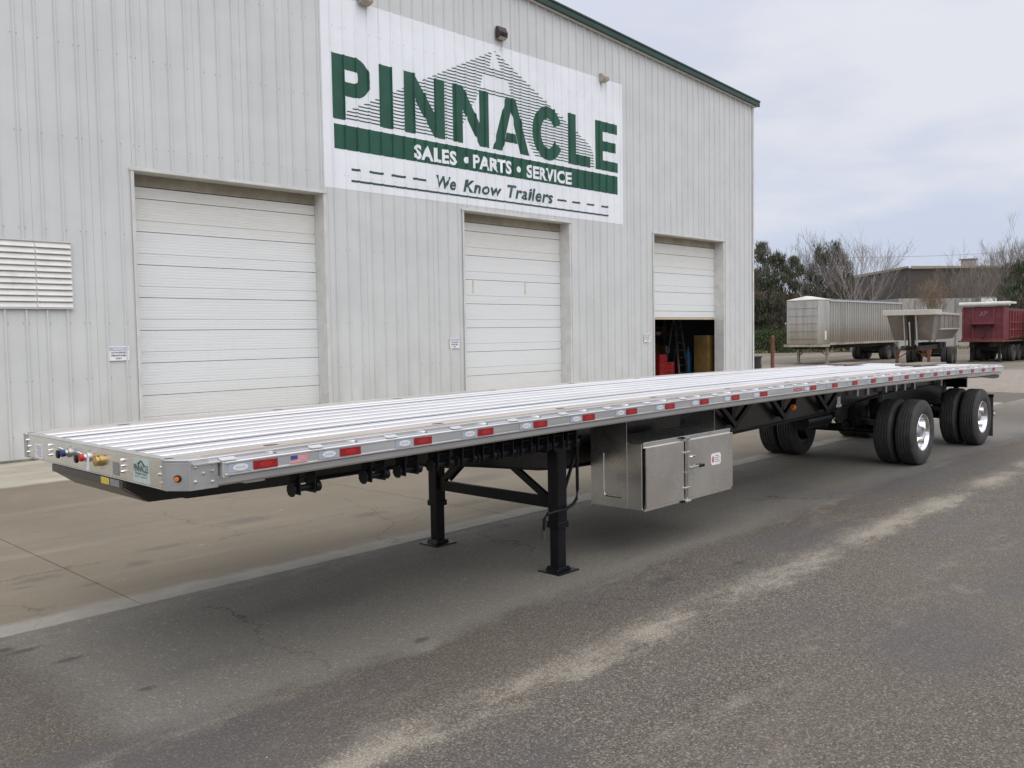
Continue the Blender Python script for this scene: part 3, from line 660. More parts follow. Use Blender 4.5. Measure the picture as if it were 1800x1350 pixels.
# ================================================================== FLATBED TRAILER
FT = thing('flatbed_trailer', (0, 0, 0), 'long empty aluminium flatbed trailer with red and white reflectors, parked along the warehouse', 'trailer')
LEN = 16.25; W = 2.59
def cz(x): return .01531 * x - .00104 * x * x
ZD = 1.4555
XS = frange(.045, LEN, 22)
def plank_prof(y0, y1, nr=1, h=.006, base=-.0):
    p = [(y0, ZD - .03)]; w = (y1 - y0) / nr
    for k in range(nr):
        a = y0 + k * w
        p += [(a + w * .02, ZD - h), (a + w * .5, ZD - h), (a + w * .53, ZD), (a + w * .97, ZD), (a + w * .985, ZD - h)]
    p += [(y1, ZD - .03)]
    return p
planks = [(.243, .446), (.45, .653), (.707, .938), (.942, 1.177), (1.181, 1.409), (1.413, 1.648), (1.652, 1.883), (1.937, 2.14), (2.144, 2.347)]
for a, b_ in planks:
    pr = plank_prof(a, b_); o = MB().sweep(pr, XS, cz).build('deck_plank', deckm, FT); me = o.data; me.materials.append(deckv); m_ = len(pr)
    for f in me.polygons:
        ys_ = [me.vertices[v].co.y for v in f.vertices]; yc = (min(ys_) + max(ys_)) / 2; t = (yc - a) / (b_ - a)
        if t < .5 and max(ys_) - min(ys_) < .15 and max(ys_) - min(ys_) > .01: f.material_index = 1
for a, b_ in ((.655, .705), (1.885, 1.935)): MB().sweep([(a, ZD - .03), (a, ZD - .0008), (b_, ZD - .0008), (b_, ZD - .03)], XS, cz).build('nailing_strip', dark_strip, FT)
for a, b_ in ((.112, .24), (2.35, 2.478)): MB().sweep([(a, ZD - .03), (a, ZD - .0008), (b_, ZD - .0008), (b_, ZD - .03)], XS, cz).build('tie_down_track', tan_strip, FT)
# dark slots in the tracks
hm_ = MB().lathe([(.001, 0), (.032, 0)], (0, 0, 0), 'z', 14).mesh('slot_plate', blackp); ring = None
x = .72
sl = MB()
for k in range(11):
    for yy in (.176, 2.414):
        for i in range(16):
            pass
        a = [(x + .055 * math.cos(2 * PI * i / 14), yy + .026 * math.sin(2 * PI * i / 14)) for i in range(14)]
        sl.prism(a, 'z', ZD + cz(x) - .02, ZD + cz(x) + .0006)
    x += 1.42
tag(sl.build('track_slots', blackp, FT), kind='stuff')
XF = frange(.095, LEN, 26)
# side rails: outer lip, upper face, foot
for s_ in (0, 1):
    f_ = (lambda y: y) if s_ == 0 else (lambda y: W - y)
    pr = [(-.036, ZD - .034), (-.036, ZD - .027), (-.002, ZD - .02), (-.001, ZD - .004), (.004, ZD), (.022, ZD), (.03, ZD - .004), (.108, ZD - .004), (.108, ZD - .012), (.012, ZD - .016), (.009, ZD - .16), (.07, ZD - .166), (.07, ZD - .174), (0, ZD - .176), (-.004, ZD - .165), (-.004, ZD - .13), (0, ZD - .12), (0, ZD - .034)]
    MB().sweep([(f_(a), b_) for a, b_ in pr], XF, cz).build('side_rail', railm, FT)
    # rub rail: channel standing off the side rail
    pr = [(-.058, ZD - .036), (-.05, ZD - .03), (-.036, ZD - .03), (-.036, ZD - .036), (-.046, ZD - .042), (-.046, ZD - .108), (-.036, ZD - .114), (-.036, ZD - .12), (-.05, ZD - .12), (-.058, ZD - .114), (-.058, ZD - .106), (-.052, ZD - .102), (-.052, ZD - .048), (-.058, ZD - .044)]
    MB().sweep([(f_(a), b_) for a, b_ in pr], frange(.275, LEN - .04, 26), cz).build('rub_rail', alu, FT)
    sp_ = MB(); x = .31; i = 0
    pkt = MB().prism([(-.052, -.018), (-.03, -.012), (-.004, -.004), (-.004, -.018)] if not s_ else [(W + .052, -.018), (W + .03, -.012), (W + .004, -.004), (W + .004, -.018)], 'x', -.05, .05).mesh('stake_pocket', alu)
    spool = MB().tube([(0, f_(-.002), -.0), (0, f_(-.04), -.004)], .013, 10).mesh('pipe_spool', polished, True)
    while x < LEN - .1:
        if i % 2 == 0: put('stake_pocket', pkt, FT, (x, 0, ZD + cz(x) - .006))
        else: put('pipe_spool', spool, FT, (x, 0, ZD + cz(x) - .022))
        x += .305; i += 1
# reflective tape on the near rub rail
red_x = [.46 + .6255 * k for k in range(25)]
rt = MB().box(0, .165, -.0555, -.0525, ZD - .101, ZD - .05).mesh('red_reflector', red_tape)
ro = MB().prism(arc(.0825, ZD - .0755, .042, .017, 0, 340, 17), 'y', -.0568, -.0556).mesh('reflector_oval', redder)
gt = MB().box(-.165, -.012, -.0555, -.0525, ZD - .101, ZD - .05).mesh('grey_reflector', grey_tape)
go = MB().prism(arc(-.085, ZD - .0755, .05, .02, 0, 340, 17), 'y', -.0568, -.0556).mesh('logo_oval', white_tape)
lm = MB()
for k in range(7): lm.box(-.115 + k * .009, -.111 + k * .009, -.0576, -.0569, ZD - .083 + (.002 if k % 3 else 0), ZD - .066 - (.004 if k % 2 else 0))
lmm = lm.mesh('logo_mark', grey_tape)
for k, x in enumerate(red_x):
    if x > LEN - .3: break
    if abs(x - 7.34) < .5 and x > 7.3: continue
    p = put('red_reflector', rt, FT, (x, 0, cz(x))); put('reflector_oval', ro, p)
    q = put('grey_reflector', gt, FT, (x, 0, cz(x)))
    if x < 8: put('logo_oval', go, q); put('logo_mark', lmm, q)
fit_text('NS2S 48', redink, (7.53, -.0535, ZD + cz(7.6) - .097), (1, 0, 0), (0, 0, 1), .36, .042, .02, parent=FT)
fit_text('2019 COMBO FLAT', redink, (10.2, -.0046, ZD + cz(10.6) - .027), (1, 0, 0), (0, 0, 1), 1.0, .012, .0, parent=FT)
fx = .715; zf = ZD + cz(.8) - .099
fl_ = MB().box(fx, fx + .125, -.0545, -.0525, zf, zf + .047).build('flag_decal', paper, FT)
for k in range(7): MB().box(fx, fx + .125, -.0555, -.0546, zf + k * .0072, zf + k * .0072 + .0036).build('stripe', flag_red, fl_)
MB().box(fx, fx + .05, -.0566, -.0556, zf + .021, zf + .047).build('canton', flag_blue, fl_)
# nose: front header, corner castings and bolts
MB().prism([(.075, 0), (W - .075, 0), (W - .075, .0), ], 'z', 0, .001) if 0 else None
MB().box(0, .012, .12, W - .12, ZD - .172, ZD - .006).box(.0, .06, .12, W - .12, ZD - .006, ZD + .004).box(.0, .06, .12, W - .12, ZD - .18, ZD - .1725).build('front_header', stainless, FT, bevel=.004)
for s_ in (0, 1):
    f_ = (lambda y: y) if s_ == 0 else (lambda y: W - y)
    MB().prism([(-.008, f_(.16)), (-.008, f_(.1)), (.08, f_(-.009)), (.255, f_(-.009)), (.255, f_(-.0045)), (.09, f_(.01)), (.0, f_(.11)), (.0, f_(.16))], 'z', ZD - .178, ZD - .012).build('corner_casting', alu_dull, FT, bevel=.004)
    MB().prism([(-.01, f_(.16)), (-.01, f_(.1)), (.08, f_(-.012)), (.2, f_(-.012)), (.2, f_(.108)), (.062, f_(.16))], 'z', ZD - .011, ZD + .004).build('corner_cap', alu, FT, bevel=.004)
    bo = MB()
    for (x, zz) in ((.115, .045), (.115, .13), (.165, .085), (.22, .035), (.22, .075), (.22, .14)): bo.lathe([(.001, -.014), (.008, -.013), (.011, -.006), (.011, 0)], (x, f_(-.005), ZD - zz), 'y', 10)
    for (y_, zz) in ((.165, .045), (.165, .135), (.195, .09)): bo.lathe([(.001, -.014), (.008, -.012), (.01, 0)], (-.0, f_(y_), ZD - zz), 'x', 10)
    tag(bo.build('corner_bolts', chrome, FT), kind='stuff')
bo = MB()
for y_ in (.71, 1.96):
    for zz in (.05, .085, .12): bo.lathe([(.001, -.018), (.009, -.016), (.012, -.004), (.012, 0)], (0, y_, ZD - zz), 'x', 10)
tag(bo.build('header_bolts', chrome, FT), kind='stuff')
# near rail end plate with its row of rivets
e = MB().box(.262, .3, -.05, -.0045, ZD - .125, ZD - .025).build('rub_rail_end', alu, FT, bevel=.004)
# amber lamp in the corner
cn = Vector((-.109, -.088, 0)).normalized(); c0 = Vector((.036, .0455, ZD - .105))
lb = MB().tube([c0 - cn * .004, c0 + cn * .01], .021, 16).build('corner_lamp', blackp, FT); MB().tube([c0 + cn * .0125, c0 + cn * .02], .014, 14).build('lens', amber, lb)
# stickers and plates on the header
st_ = MB().box(-.0035, -.0005, .33, .555, ZD - .166, ZD - .022).build('dealer_sticker', palegreen, FT)
def ftext(body, y, zz, w, h, mat, bold, par, xo=-.0045): return fit_text(body, mat, (xo, y, zz), (0, -1, 0), (0, 0, 1), w, h, bold, parent=par)
ftext('PINNACLE', .543, ZD - .1, .2, .045, gink, .02, st_); ftext('TRAILER SALES', .53, ZD - .117, .17, .013, gink, .01, st_)
ftext('PARTS   SERVICE', .53, ZD - .134, .17, .009, gink, 0, st_); ftext('SIOUX CITY', .51, ZD - .15, .12, .008, gink, 0, st_) if 0 else None
MB().prism([(.385, ZD - .055), (.415, ZD - .055), (.44, ZD - .035), (.465, ZD - .055), (.495, ZD - .055), (.44, ZD - .027)], 'x', -.0055, -.0036).build('peak_logo', gink, st_)
wp_ = MB().box(-.003, -.0005, 2.12, 2.27, ZD - .165, ZD - .06).build('paper_label', paper, FT)
for k in range(6): MB().box(-.0042, -.0031, 2.135, 2.25 - (k % 3) * .02, ZD - .08 - k * .014, ZD - .076 - k * .014).build('print_line', greyplate, wp_)
MB().box(-.003, -.0005, .77, .86, ZD - .155, ZD - .072).build('data_plate', greyplate, FT)
# nose box (king pin apron) below the header
y0, y1 = .70, 1.95
MB().prism([(.003, ZD - .181), (.003, ZD - .228), (.012, ZD - .236), (.15, 1.12), (1.3, 1.093), (1.3, ZD - .181)], 'y', y0, y1).build('king_pin_apron', blackg, FT, bevel=.006)
MB().box(-.003, .002, y0 + .02, y1 - .02, ZD - .236, ZD - .183).build('apron_face', simple('grey_apron_face', (.09, .085, .08), .35, .6, .1), FT)
MB().add([(.0115, y0 + .12, ZD - .2385), (.0115, y1 - .02, ZD - .2385), (.148, y1 - .02, 1.1175), (.148, y0 + .02, 1.1175)], [(0, 1, 2, 3)]).build('apron_slope', simple('grey_apron_plate', (.16, .15, .135), .35, .5, .15), FT)
MB().box(-.0055, -.0035, .925, 1.05, ZD - .228, ZD - .185).build('yellow_label', yellow, FT); MB().box(-.0055, -.0035, .765, .905, ZD - .228, ZD - .185).build('data_plate', greyplate, FT)
# air and electric couplings
def coupling(y, zz, mcol, cap, ang):
    b_ = MB().lathe([(.001, 0), (.034, 0), (.034, -.01), (.024, -.014), (.022, -.035)], (0, y, zz), 'x', 16).build('coupling', alu_dull, FT, smooth=True)
    MB().lathe([(.018, -.026), (.026, -.03), (.026, -.05), (.021, -.055), (.001, -.055)], (0, y, zz), 'x', 18).build('coupling_head', mcol, b_, smooth=True)
    MB().lathe([(.018, -.046), (.028, -.048), (.03, -.058), (.024, -.064), (.001, -.066)], (0, y + .05, zz - .01), 'x', 18).build('rubber_seal', cap, b_, smooth=True)
    MB().tube([(-.02, y + .09, zz + .01), (-.045, y + .075, zz + .035), (-.05, y + .03, zz + .035), (-.03, y, zz + .02)], .006, 6).build('clamp_wire', chrome, b_)
coupling(1.6, ZD - .075, blue_p, blackp, 0); coupling(1.27, ZD - .078, red_p, blackp, 0)
g_ = MB().lathe([(.001, 0), (.037, 0), (.037, -.014), (.031, -.018), (.031, -.027), (.036, -.029), (.036, -.037), (.026, -.042), (.001, -.043)], (0, 1.055, ZD - .082), 'x', 20).build('electric_socket', gold, FT, smooth=True)
MB().box(-.046, -.01, 1.042, 1.068, ZD - .049, ZD - .043).build('spring_cap', gold, g_, bevel=.003)
MB().prism([(1.145, ZD - .06), (1.11, ZD - .06), (1.12, ZD - .15), (1.16, ZD - .15)], 'x', -.052, -.05).build('paper_tag', paper, FT)
# main beams with deepening web
def webz(x):
    pts = [(0, 1.118), (1.25, 1.094), (1.9, 1.096), (2.4, 1.086), (2.85, 1.034), (3.55, .923), (4.1, .835), (4.7, .822), (7.6, .872), (10.3, .925), (11.9, 1.04), (13, 1.09), (15.95, 1.1)]
    for (a, za), (b_, zb) in zip(pts[:-1], pts[1:]):
        if x <= b_: return za + (zb - za) * (x - a) / (b_ - a)
    return 1.1
XB = [v for v in frange(.42, 15.9, 40)]
for yc in (.82, 1.77):
    w = MB(); lo = [(x, yc, webz(x)) for x in XB]; hi = [(x, yc, ZD - .16 + cz(x)) for x in XB]; n = len(XB)
    w.add([(x, y - .006, z_) for x, y, z_ in lo] + [(x, y - .006, z_) for x, y, z_ in hi] + [(x, y + .006, z_) for x, y, z_ in lo] + [(x, y + .006, z_) for x, y, z_ in hi],
          [(i, i + 1, n + i + 1, n + i) for i in range(n - 1)] + [(2 * n + i, 2 * n + i + 1, 3 * n + i + 1, 3 * n + i) for i in range(n - 1)] + [(0, n, 3 * n, 2 * n), (n - 1, 2 * n - 1, 4 * n - 1, 3 * n - 1)])
    w.build('beam_web', blackg, FT)
    MB().sweep([(yc - .065, 0), (yc + .065, 0), (yc + .065, -.014), (yc - .065, -.014)], XB, webz).build('beam_flange', blackp, FT)
    MB().sweep([(yc - .065, ZD - .146), (yc + .065, ZD - .146), (yc + .065, ZD - .158), (yc - .065, ZD - .158)], XB, cz).build('beam_flange', blackp, FT)
# cross members under the deck
cmm = MB().box(-.004, .004, .075, 2.515, -.108, 0).box(-.03, .03, .075, 2.515, -.113, -.108).mesh('cross_member', blackp)
x = .35
while x < LEN - .2: put('cross_member', cmm, FT, (x, 0, ZD - .032 + cz(x))); x += .4575
# V braces from beam to side rail
for xb in (7.55, 8.85, 10.2):
    v = MB()
    for dx in (-.42, .42): v.bar((xb, .735, .975), (xb + dx, .72, 1.27), .05, .06)
    v.prism([(xb - .12, 1.03), (xb + .12, 1.03), (xb + .02, .93), (xb - .02, .93)], 'y', .715, .735)
    v.build('v_brace', blackp, FT); MB().box(xb - .05, xb + .03, .74, .81, .98, 1.28).build('web_stiffener', blackp, FT)
mk = MB().lathe([(.001, -.04), (.03, -.036), (.04, -.02), (.04, 0)], (8.25, .3, 1.17), 'x', 16).build('marker_lamp', amber, FT, smooth=True); MB().box(8.255, 8.262, .27, .33, 1.13, 1.3).build('lamp_bracket', blackp, FT)
a_ = MB().box(10.72, 10.83, .795, .805, 1.02, 1.13).box(10.69, 10.87, .795, .805, .97, 1.015).build('white_label', paper, FT)
# web stiffeners by the axles
stf = MB().box(-.035, .035, .70, .76, -.25, -.04).mesh('aluminium_stiffener', alu_dull)
for x in (11.25, 11.65, 12.4, 12.85, 13.25, 13.7, 15.1): put('aluminium_stiffener', stf, FT, (x, 0, ZD - .135 + cz(x)))
# winches hung on the track below the side rail
def winch_meshes():
    br = MB(); 
    for xx in (.055, .17): br.box(xx, xx + .008, .055, .165, -.155, -.0)
    br.box(.055, .178, .055, .165, -.008, 0)
    dr = MB().tube([(.03, .11, -.12), (.235, .11, -.12)], .022, 14).lathe([(.034, 0), (.034, .012)], (.178, .11, -.12), 'x', 14)
    rt_ = []
    for k in range(22): a = 2 * PI * k / 22; r = .05 if k % 2 else .043; rt_.append((.11 + r * math.cos(a), -.12 + r * math.sin(a)))
    rc = MB().prism(rt_, 'x', .02, .034)
    en = MB().lathe([(.02, .2), (.036, .2), (.038, .212), (.036, .236), (.026, .238), (.02, .236)], (0, .11, -.12), 'x', 16)
    pw = MB().bar((.045, .08, -.045), (.045, .115, -.075), .01, .016).tube([(.045, .07, -.04), (.19, .07, -.04)], .006, 6)
    return br.mesh('bracket', blackp), dr.mesh('drum', blackp, True), rc.mesh('ratchet_wheel', blackp), en.mesh('end_ring', blackp, True), pw.mesh('pawl', blackp)
wm = winch_meshes()
for x in (.79, 1.36, 1.66, 1.97, 2.22, 2.44, 2.66, 2.88, 3.08, 3.28, 3.46):
    w = put('winch', wm[0], FT, (x, 0, ZD - .175 + cz(x)))
    for nm, me in zip(('drum', 'ratchet_wheel', 'end_ring', 'pawl'), wm[1:]): put(nm, me, w)
MB().sweep([(.05, ZD - .176), (.17, ZD - .176), (.17, ZD - .182), (.05, ZD - .182)], frange(.6, 3.8, 6), cz).build('winch_track', blackp, FT)
MB().box(.46, .6, .06, .16, ZD - .19, ZD - .166).build('track_end', alu_dull, FT)
# landing gear
for yc in (.35, 1.99):
    l = MB().box(3.642, 3.772, yc - .062, yc + .062, .43, 1.27).build('landing_leg', blackp, FT, bevel=.012)
    MB().box(3.632, 3.782, yc - .072, yc + .072, .4, .46).build('leg_collar', blackp, l, bevel=.008)
    MB().box(3.652, 3.762, yc - .052, yc + .052, .03, .42).build('inner_leg', blackp, l, bevel=.01)
    MB().prism([(3.61, .012), (3.8, .012), (3.775, .05), (3.64, .05)], 'y', yc - .075, yc + .075).build('foot_shoe', blackp, l, bevel=.006)
    MB().box(3.57, 3.85, yc - .13, yc + .13, .0, .013).build('foot_pad', blackp, l, bevel=.003)
    MB().box(3.6, 3.82, yc - .07, yc - .064, 1.1, 1.27).build('mount_bracket', blackp, l)
MB().bar((3.7, .41, .62), (3.7, 1.93, .62), .04, .1).build('leg_cross_tube', blackp, FT)
MB().bar((3.7, .41, .63), (3.7, 1.02, .98), .045, .06).build('leg_brace', blackp, FT); MB().bar((3.7, 1.93, .63), (3.7, 1.48, 1.0), .045, .06).build('leg_brace', blackp, FT)
MB().tube([(3.8, .37, .66), (4.35, .6, 1.15)], .018, 8).build('leg_brace', blackp, FT, smooth=True); MB().tube([(3.8, 1.88, .66), (4.35, 1.75, 1.15)], .018, 8).build('leg_brace', blackp, FT)
MB().tube([(3.93, .3, 1.22), (3.92, .29, .72), (3.9, .285, .64), (3.84, .275, .6), (3.7, .25, .575), (3.58, .26, .575), (3.5, .29, .56), (3.47, .3, .52), (3.46, .3, .41)], .015, 8).build('crank_handle', blackp, FT, smooth=True)
MB().tube([(3.46, .3, .42), (3.46, .3, .35)], .019, 10).build('crank_grip', simple('worn_crank_grip', (.06, .05, .045), .5), FT)
MB().tube([(3.72, .42, 1.08), (3.72, 1.83, 1.08)], .016, 8).build('leg_shaft', blackp, FT)
# toolbox slung below the deck
TB = thing('toolbox', (4.55, 0, .455), 'stainless steel toolbox with two doors slung below the flatbed deck behind the landing legs', 'toolbox')
MB().box(0, 1.6, .02, .61, 0, .64).build('box_shell', stainless, TB, bevel=.006)
for xx in (0, 1.6): MB().box(xx - .004, xx, .19, .63, .0, .86).build('hanger_plate', stainless, TB, bevel=.002) if xx == 0 else MB().box(xx, xx + .004, .19, .63, .0, .86).build('hanger_plate', stainless, TB)
MB().tube([(-.006, .47, .52), (-.006, .47, .14), (-.006, .455, .105), (-.006, .42, .1), (-.006, .24, .1)], .006, 6).build('pressed_groove', stainless, TB, smooth=True)
MB().box(-.0, 1.6, -.002, .018, .595, .652).build('drip_lip', stainless, TB, bevel=.003); MB().box(0, 1.6, -.012, .018, -.005, .018).build('bottom_lip', stainless, TB, bevel=.002)
MB().box(.008, .016, .006, .0175, .02, .59).build('door_seal', blackp, TB)
MB().box(.02, .665, -.022, -.001, .022, .605).build('box_door', stainless, TB, bevel=.004); MB().box(.735, 1.612, -.024, -.001, .022, .608).build('box_door', stainless, TB, bevel=.004)
for xx in (.683, .722): MB().tube([(xx, -.03, -.0), (xx, -.03, .63)], .0085, 8).build('lock_rod', chrome, TB, smooth=True)
for zz in (.0, .13, .485, .62): MB().box(.66, .75, -.043, -.019, zz - .009, zz + .012).build('rod_guide', chrome, TB, bevel=.003)
for zz in (-.01, .628): k = MB().box(.615, .66, -.035, -.01, zz, zz + .022).build('rubber_stop', blackp, TB, bevel=.004); MB().box(.66, .76, -.045, -.02, zz, zz + .014).build('end_cam', chrome, TB, bevel=.003)
MB().box(.79, .81, -.036, -.022, .26, .45).build('handle_keeper', chrome, TB, bevel=.003); MB().tube([(.8, -.025, .43), (.8, -.045, .435), (.8, -.05, .45)], .014, 8).build('keeper_cap', chrome, TB, smooth=True)
MB().bar((.74, -.04, .325), (.97, -.045, .335), .014, .02).build('pull_handle', chrome, TB, bevel=.003); MB().box(.9, 1.0, -.055, -.035, .315, .345).build('handle_grip', blackp, TB, bevel=.005)
MB().box(.775, .845, -.03, -.023, .2, .29).build('latch_plate', alu_dull, TB, bevel=.002)
MB().lathe([(.001, -.008), (.02, -.008), (.02, 0)], (.69, -.024, .29), 'y', 12).build('lock_disc', alu_dull, TB)
lbl = MB().prism([(1.19, .3), (1.34, .3), (1.36, .32), (1.36, .4), (1.34, .42), (1.19, .42), (1.17, .4), (1.17, .32)], 'y', -.0265, -.0245).build('maker_label', paper, TB)
MB().prism(arc(1.205, .36, .022, .034, 0, 340, 17), 'y', -.028, -.0266).build('label_emblem', redink, lbl)
fit_text('T', paper, (1.197, -.0288, .345), (1, 0, 0), (0, 0, 1), .016, .03, .03, parent=lbl)
for k in range(4): MB().box(1.24, 1.34 - (k % 2) * .02, -.0275, -.0266, .33 + k * .02, .336 + k * .02).build('print_line', redder if k == 3 else greyplate, lbl)
e_ = MB().prism(arc(.27, .76, .03, .045, 0, 340, 17), 'x', 1.608, 1.6045).build('hanger_emblem', redink, TB)
w_ = MB().prism([(.3, .66), (.24, .68), (.23, .78), (.3, .82), (.38, .8), (.4, .7)], 'x', .006, .003).build('warning_decal', paper, TB); MB().prism([(.27, .75), (.29, .82), (.37, .81), (.35, .74)], 'x', .0075, .0062).build('decal_print', redder, w_)
# wheels
def tyre_prof(sgn=1):
    """half round profile from bead to bead, groove cuts in the tread; y grows inward"""
    p = [(.285, .028), (.30, .012), (.34, .0), (.40, -.006), (.455, .002), (.492, .02), (.503, .03)]
    gx = (.06, .1, .145, .19, .23); rr = .5125
    for c in gx: p += [(rr - .001, c - .008), (rr - .016, c - .005), (rr - .016, c + .005), (rr - .001, c + .008)]
    p += [(.503, .26), (.492, .27), (.455, .288), (.40, .296), (.34, .29), (.30, .278), (.285, .262)]
    return p
ty_me = MB().lathe(tyre_prof(), (0, 0, 0), 'y', 72).mesh('tyre', rubber, True)
rim_o = MB().lathe([(.287, .03), (.292, .02), (.286, .014), (.272, .02), (.262, .04), (.25, .07), (.246, .16), (.235, .175), (.2, .19), (.15, .195), (.145, .2)], (0, 0, 0), 'y', 64).mesh('rim', polished, True)
barrel = MB().lathe([(.286, .262), (.27, .27), (.262, .25), (.25, .21), (.25, .18)], (0, 0, 0), 'y', 48).mesh('rim_flange', alu_dull, True)
hub_me = MB().lathe([(.15, .195), (.13, .19), (.115, .15), (.1, .13), (.085, .09), (.08, .07), (.07, .062), (.001, .06)], (0, 0, 0), 'y', 32).mesh('hub_cap', greyplate, True)
nut = MB()
for k in range(10): a = 2 * PI * k / 10; nut.tube([(.167 * math.cos(a), .19, .167 * math.sin(a)), (.167 * math.cos(a), .15, .167 * math.sin(a))], .014, 6)
nut_me = nut.mesh('lug_nuts', chrome)
hole = MB()
for k in range(10): a = 2 * PI * (k + .5) / 10; hole.tube([(.212 * math.cos(a), .182, .212 * math.sin(a)), (.212 * math.cos(a), .1825, .212 * math.sin(a))], .02, 10)
inner_disc = MB().lathe([(.25, .09), (.2, .1), (.12, .1), (.12, .02)], (0, 0, 0), 'y', 40).mesh('rim', alu_dull, True)
drum_me = MB().lathe([(.001, -.0), (.2, 0), (.21, .02), (.21, .2), (.17, .22), (.001, .22)], (0, 0, 0), 'y', 40).mesh('brake_drum', blackp, True)
def wheel(x, y, outer, flip, r=.5125):
    rot = (0, random.uniform(0, 6), PI) if flip else (0, random.uniform(0, 6), 0)
    w = put('tyre', ty_me, FT, (x, y, r), rot=rot)
    if outer:
        put('rim', rim_o, w); put('hub_cap', hub_me, w); tag(put('lug_nuts', nut_me, w), kind='stuff')
    else: put('rim', inner_disc, w)
    put('rim_flange', barrel, w)
for xw in (12.11, 15.19):
    wheel(xw, -.0, True, False); wheel(xw, .335, False, False)
    wheel(xw, W, True, True); wheel(xw, W - .335, False, True)
    put('brake_drum', drum_me, FT, (xw, .5, .5125)); put('brake_drum', drum_me, FT, (xw, 1.87, .5125))
    MB().tube([(xw, .6, .5125), (xw, 2.0, .5125)], .066, 16).build('axle', blackp, FT, smooth=True)
    for yc in (.88, 1.71):
        MB().prism([(xw - .68, 1.08), (xw - .36, 1.08), (xw - .42, .66), (xw - .5, .6), (xw - .58, .66)], 'y', yc - .05, yc + .05).build('hanger', blackp, FT, bevel=.006)
        MB().bar((xw - .5, yc, .68), (xw + .42, yc, .58), .08, .11).build('trailing_arm', blackp, FT, bevel=.01)
        MB().lathe([(.001, 0), (.11, 0), (.13, .04), (.12, .1), (.135, .16), (.12, .22), (.13, .28), (.11, .33), (.11, .48), (.001, .48)], (xw + .36, yc, .63), 'z', 24).build('air_spring', blackp, FT, smooth=True)
        MB().tube([(xw - .1, yc + .1, .56), (xw - .42, yc + .1, 1.02)], .032, 10).build('shock_absorber', blackp, FT, smooth=True)
        MB().lathe([(.001, 0), (.07, .0), (.085, .03), (.09, .08), (.085, .13), (.09, .18), (.07, .21), (.001, .22)], (xw - .42, yc + .2 if yc < 1 else yc - .2, .6), 'x', 20).build('brake_chamber', blackp, FT, smooth=True)
        MB().bar((xw - .18, yc, .6), (xw + .05, yc, .47), .05, .03).build('slack_adjuster', blackp, FT)
MB().tube([(12.75, .95, .86), (14.4, .95, .86)], .14, 22).build('air_tank', blackp, FT, smooth=True)
MB().tube([(9.9, .98, .8), (10.7, .98, .8)], .12, 20).build('air_tank', blackp, FT, smooth=True)
MB().box(10.9, 15.9, .86, 1.74, 1.12, 1.16).build('subframe_plate', blackp, FT)
MB().box(12.5, 15.7, .8, .84, .72, 1.1).build('subframe_rail', blackp, FT); MB().box(12.5, 15.7, 1.75, 1.79, .72, 1.1).build('subframe_rail', blackp, FT)
for (a, b_) in (((10.8, 1., .92), (12.0, 1.05, .62)), ((12.1, 1.2, .66), (14.2, 1.15, .9)), ((13.8, .98, .75), (15.1, 1.05, .62))):
    m_ = ((a[0] + b_[0]) / 2, (a[1] + b_[1]) / 2, min(a[2], b_[2]) - .05); MB().tube([a, m_, b_], .012, 6).build('air_hose', blackp, FT, smooth=True)
# rear: header, bumper, mud flaps
MB().box(LEN - .012, LEN, .0, W, ZD - .178 + cz(LEN), ZD + cz(LEN)).build('rear_header', railm, FT, bevel=.003)
MB().prism([(13.9, ZD - .19), (LEN - .02, ZD - .215), (LEN - .02, ZD - .27), (LEN - .25, ZD - .28), (15.2, ZD - .22)], 'y', .03, .1).build('rear_sill', simple('dull_rear_sill', (.06, .055, .05), .4, .5), FT)
for yc in (.02, 1.98): MB().box(15.83, 15.845, yc, yc + .6, .1, .86).build('mud_flap', rubber, FT, bevel=.004); MB().box(15.8, 15.83, yc - .01, yc + .62, .84, .89).build('flap_bracket', blackp, FT)
MB().box(15.96, 16.06, .05, 2.54, .47, .57).build('bumper_bar', blackp, FT, bevel=.006)
for yc in (.7, 1.89): MB().box(15.9, 15.98, yc - .04, yc + .04, .5, 1.25).build('bumper_post', blackp, FT)
MB().box(15.97, 16.05, .045, .0495, .495, .545).build('reflector', white_tape, FT)
MB().box(15.88, 15.93, .5, 2.1, 1.0, 1.28).build('rear_light_panel', blackp, FT)

# boards lying on the deck near the back
wood = simple('weathered_plywood', (.2, .165, .125), .8, 0, .2, 3, (.18, .15, .12), .5, .15, (.3, 3, 1))
for (x, y, w, l, lab) in ((13.9, 2.0, .42, .95, 'grey brown board lying on the far side of the trailer deck'), (13.95, .68, .5, 1.35, 'longer grey brown board lying on the near side of the trailer deck')):
    tag(MB().prism([(0, 0), (l, .0), (l - .05, w), (.12, w)], 'z', 0, .03).build('deck_board', wood, loc=(x, y, ZD + cz(x) + .004), bevel=.004), lab, 'board', 'boards lying on the deck')

# ================================================================== YARD FURNITURE
tag(MB().tube([(0, 0, -.02), (0, 0, 1.86)], .09, 12).lathe([(.09, 1.84), (.06, 1.9), (.001, 1.92)], (0, 0, 0), 'z', 12).build('bollard', rustm, loc=(38.6, 16.15, 0), smooth=True), 'rust red steel post standing in the yard past the warehouse corner', 'post')
o = thing('rubbish_bin', (35.6, 15.5, 0), 'black plastic rubbish bin beside the warehouse corner', 'bin')
binm = simple('black_plastic', (.02, .021, .024), .5)
MB().lathe([(.001, 0), (.22, 0), (.29, .92)], (0, 0, 0), 'z', 16).build('bin_body', binm, o, smooth=True); MB().lathe([(.29, .9), (.33, .9), (.33, .96), (.28, .97), (.001, .94)], (0, 0, 0), 'z', 16).build('rim', binm, o, smooth=True)

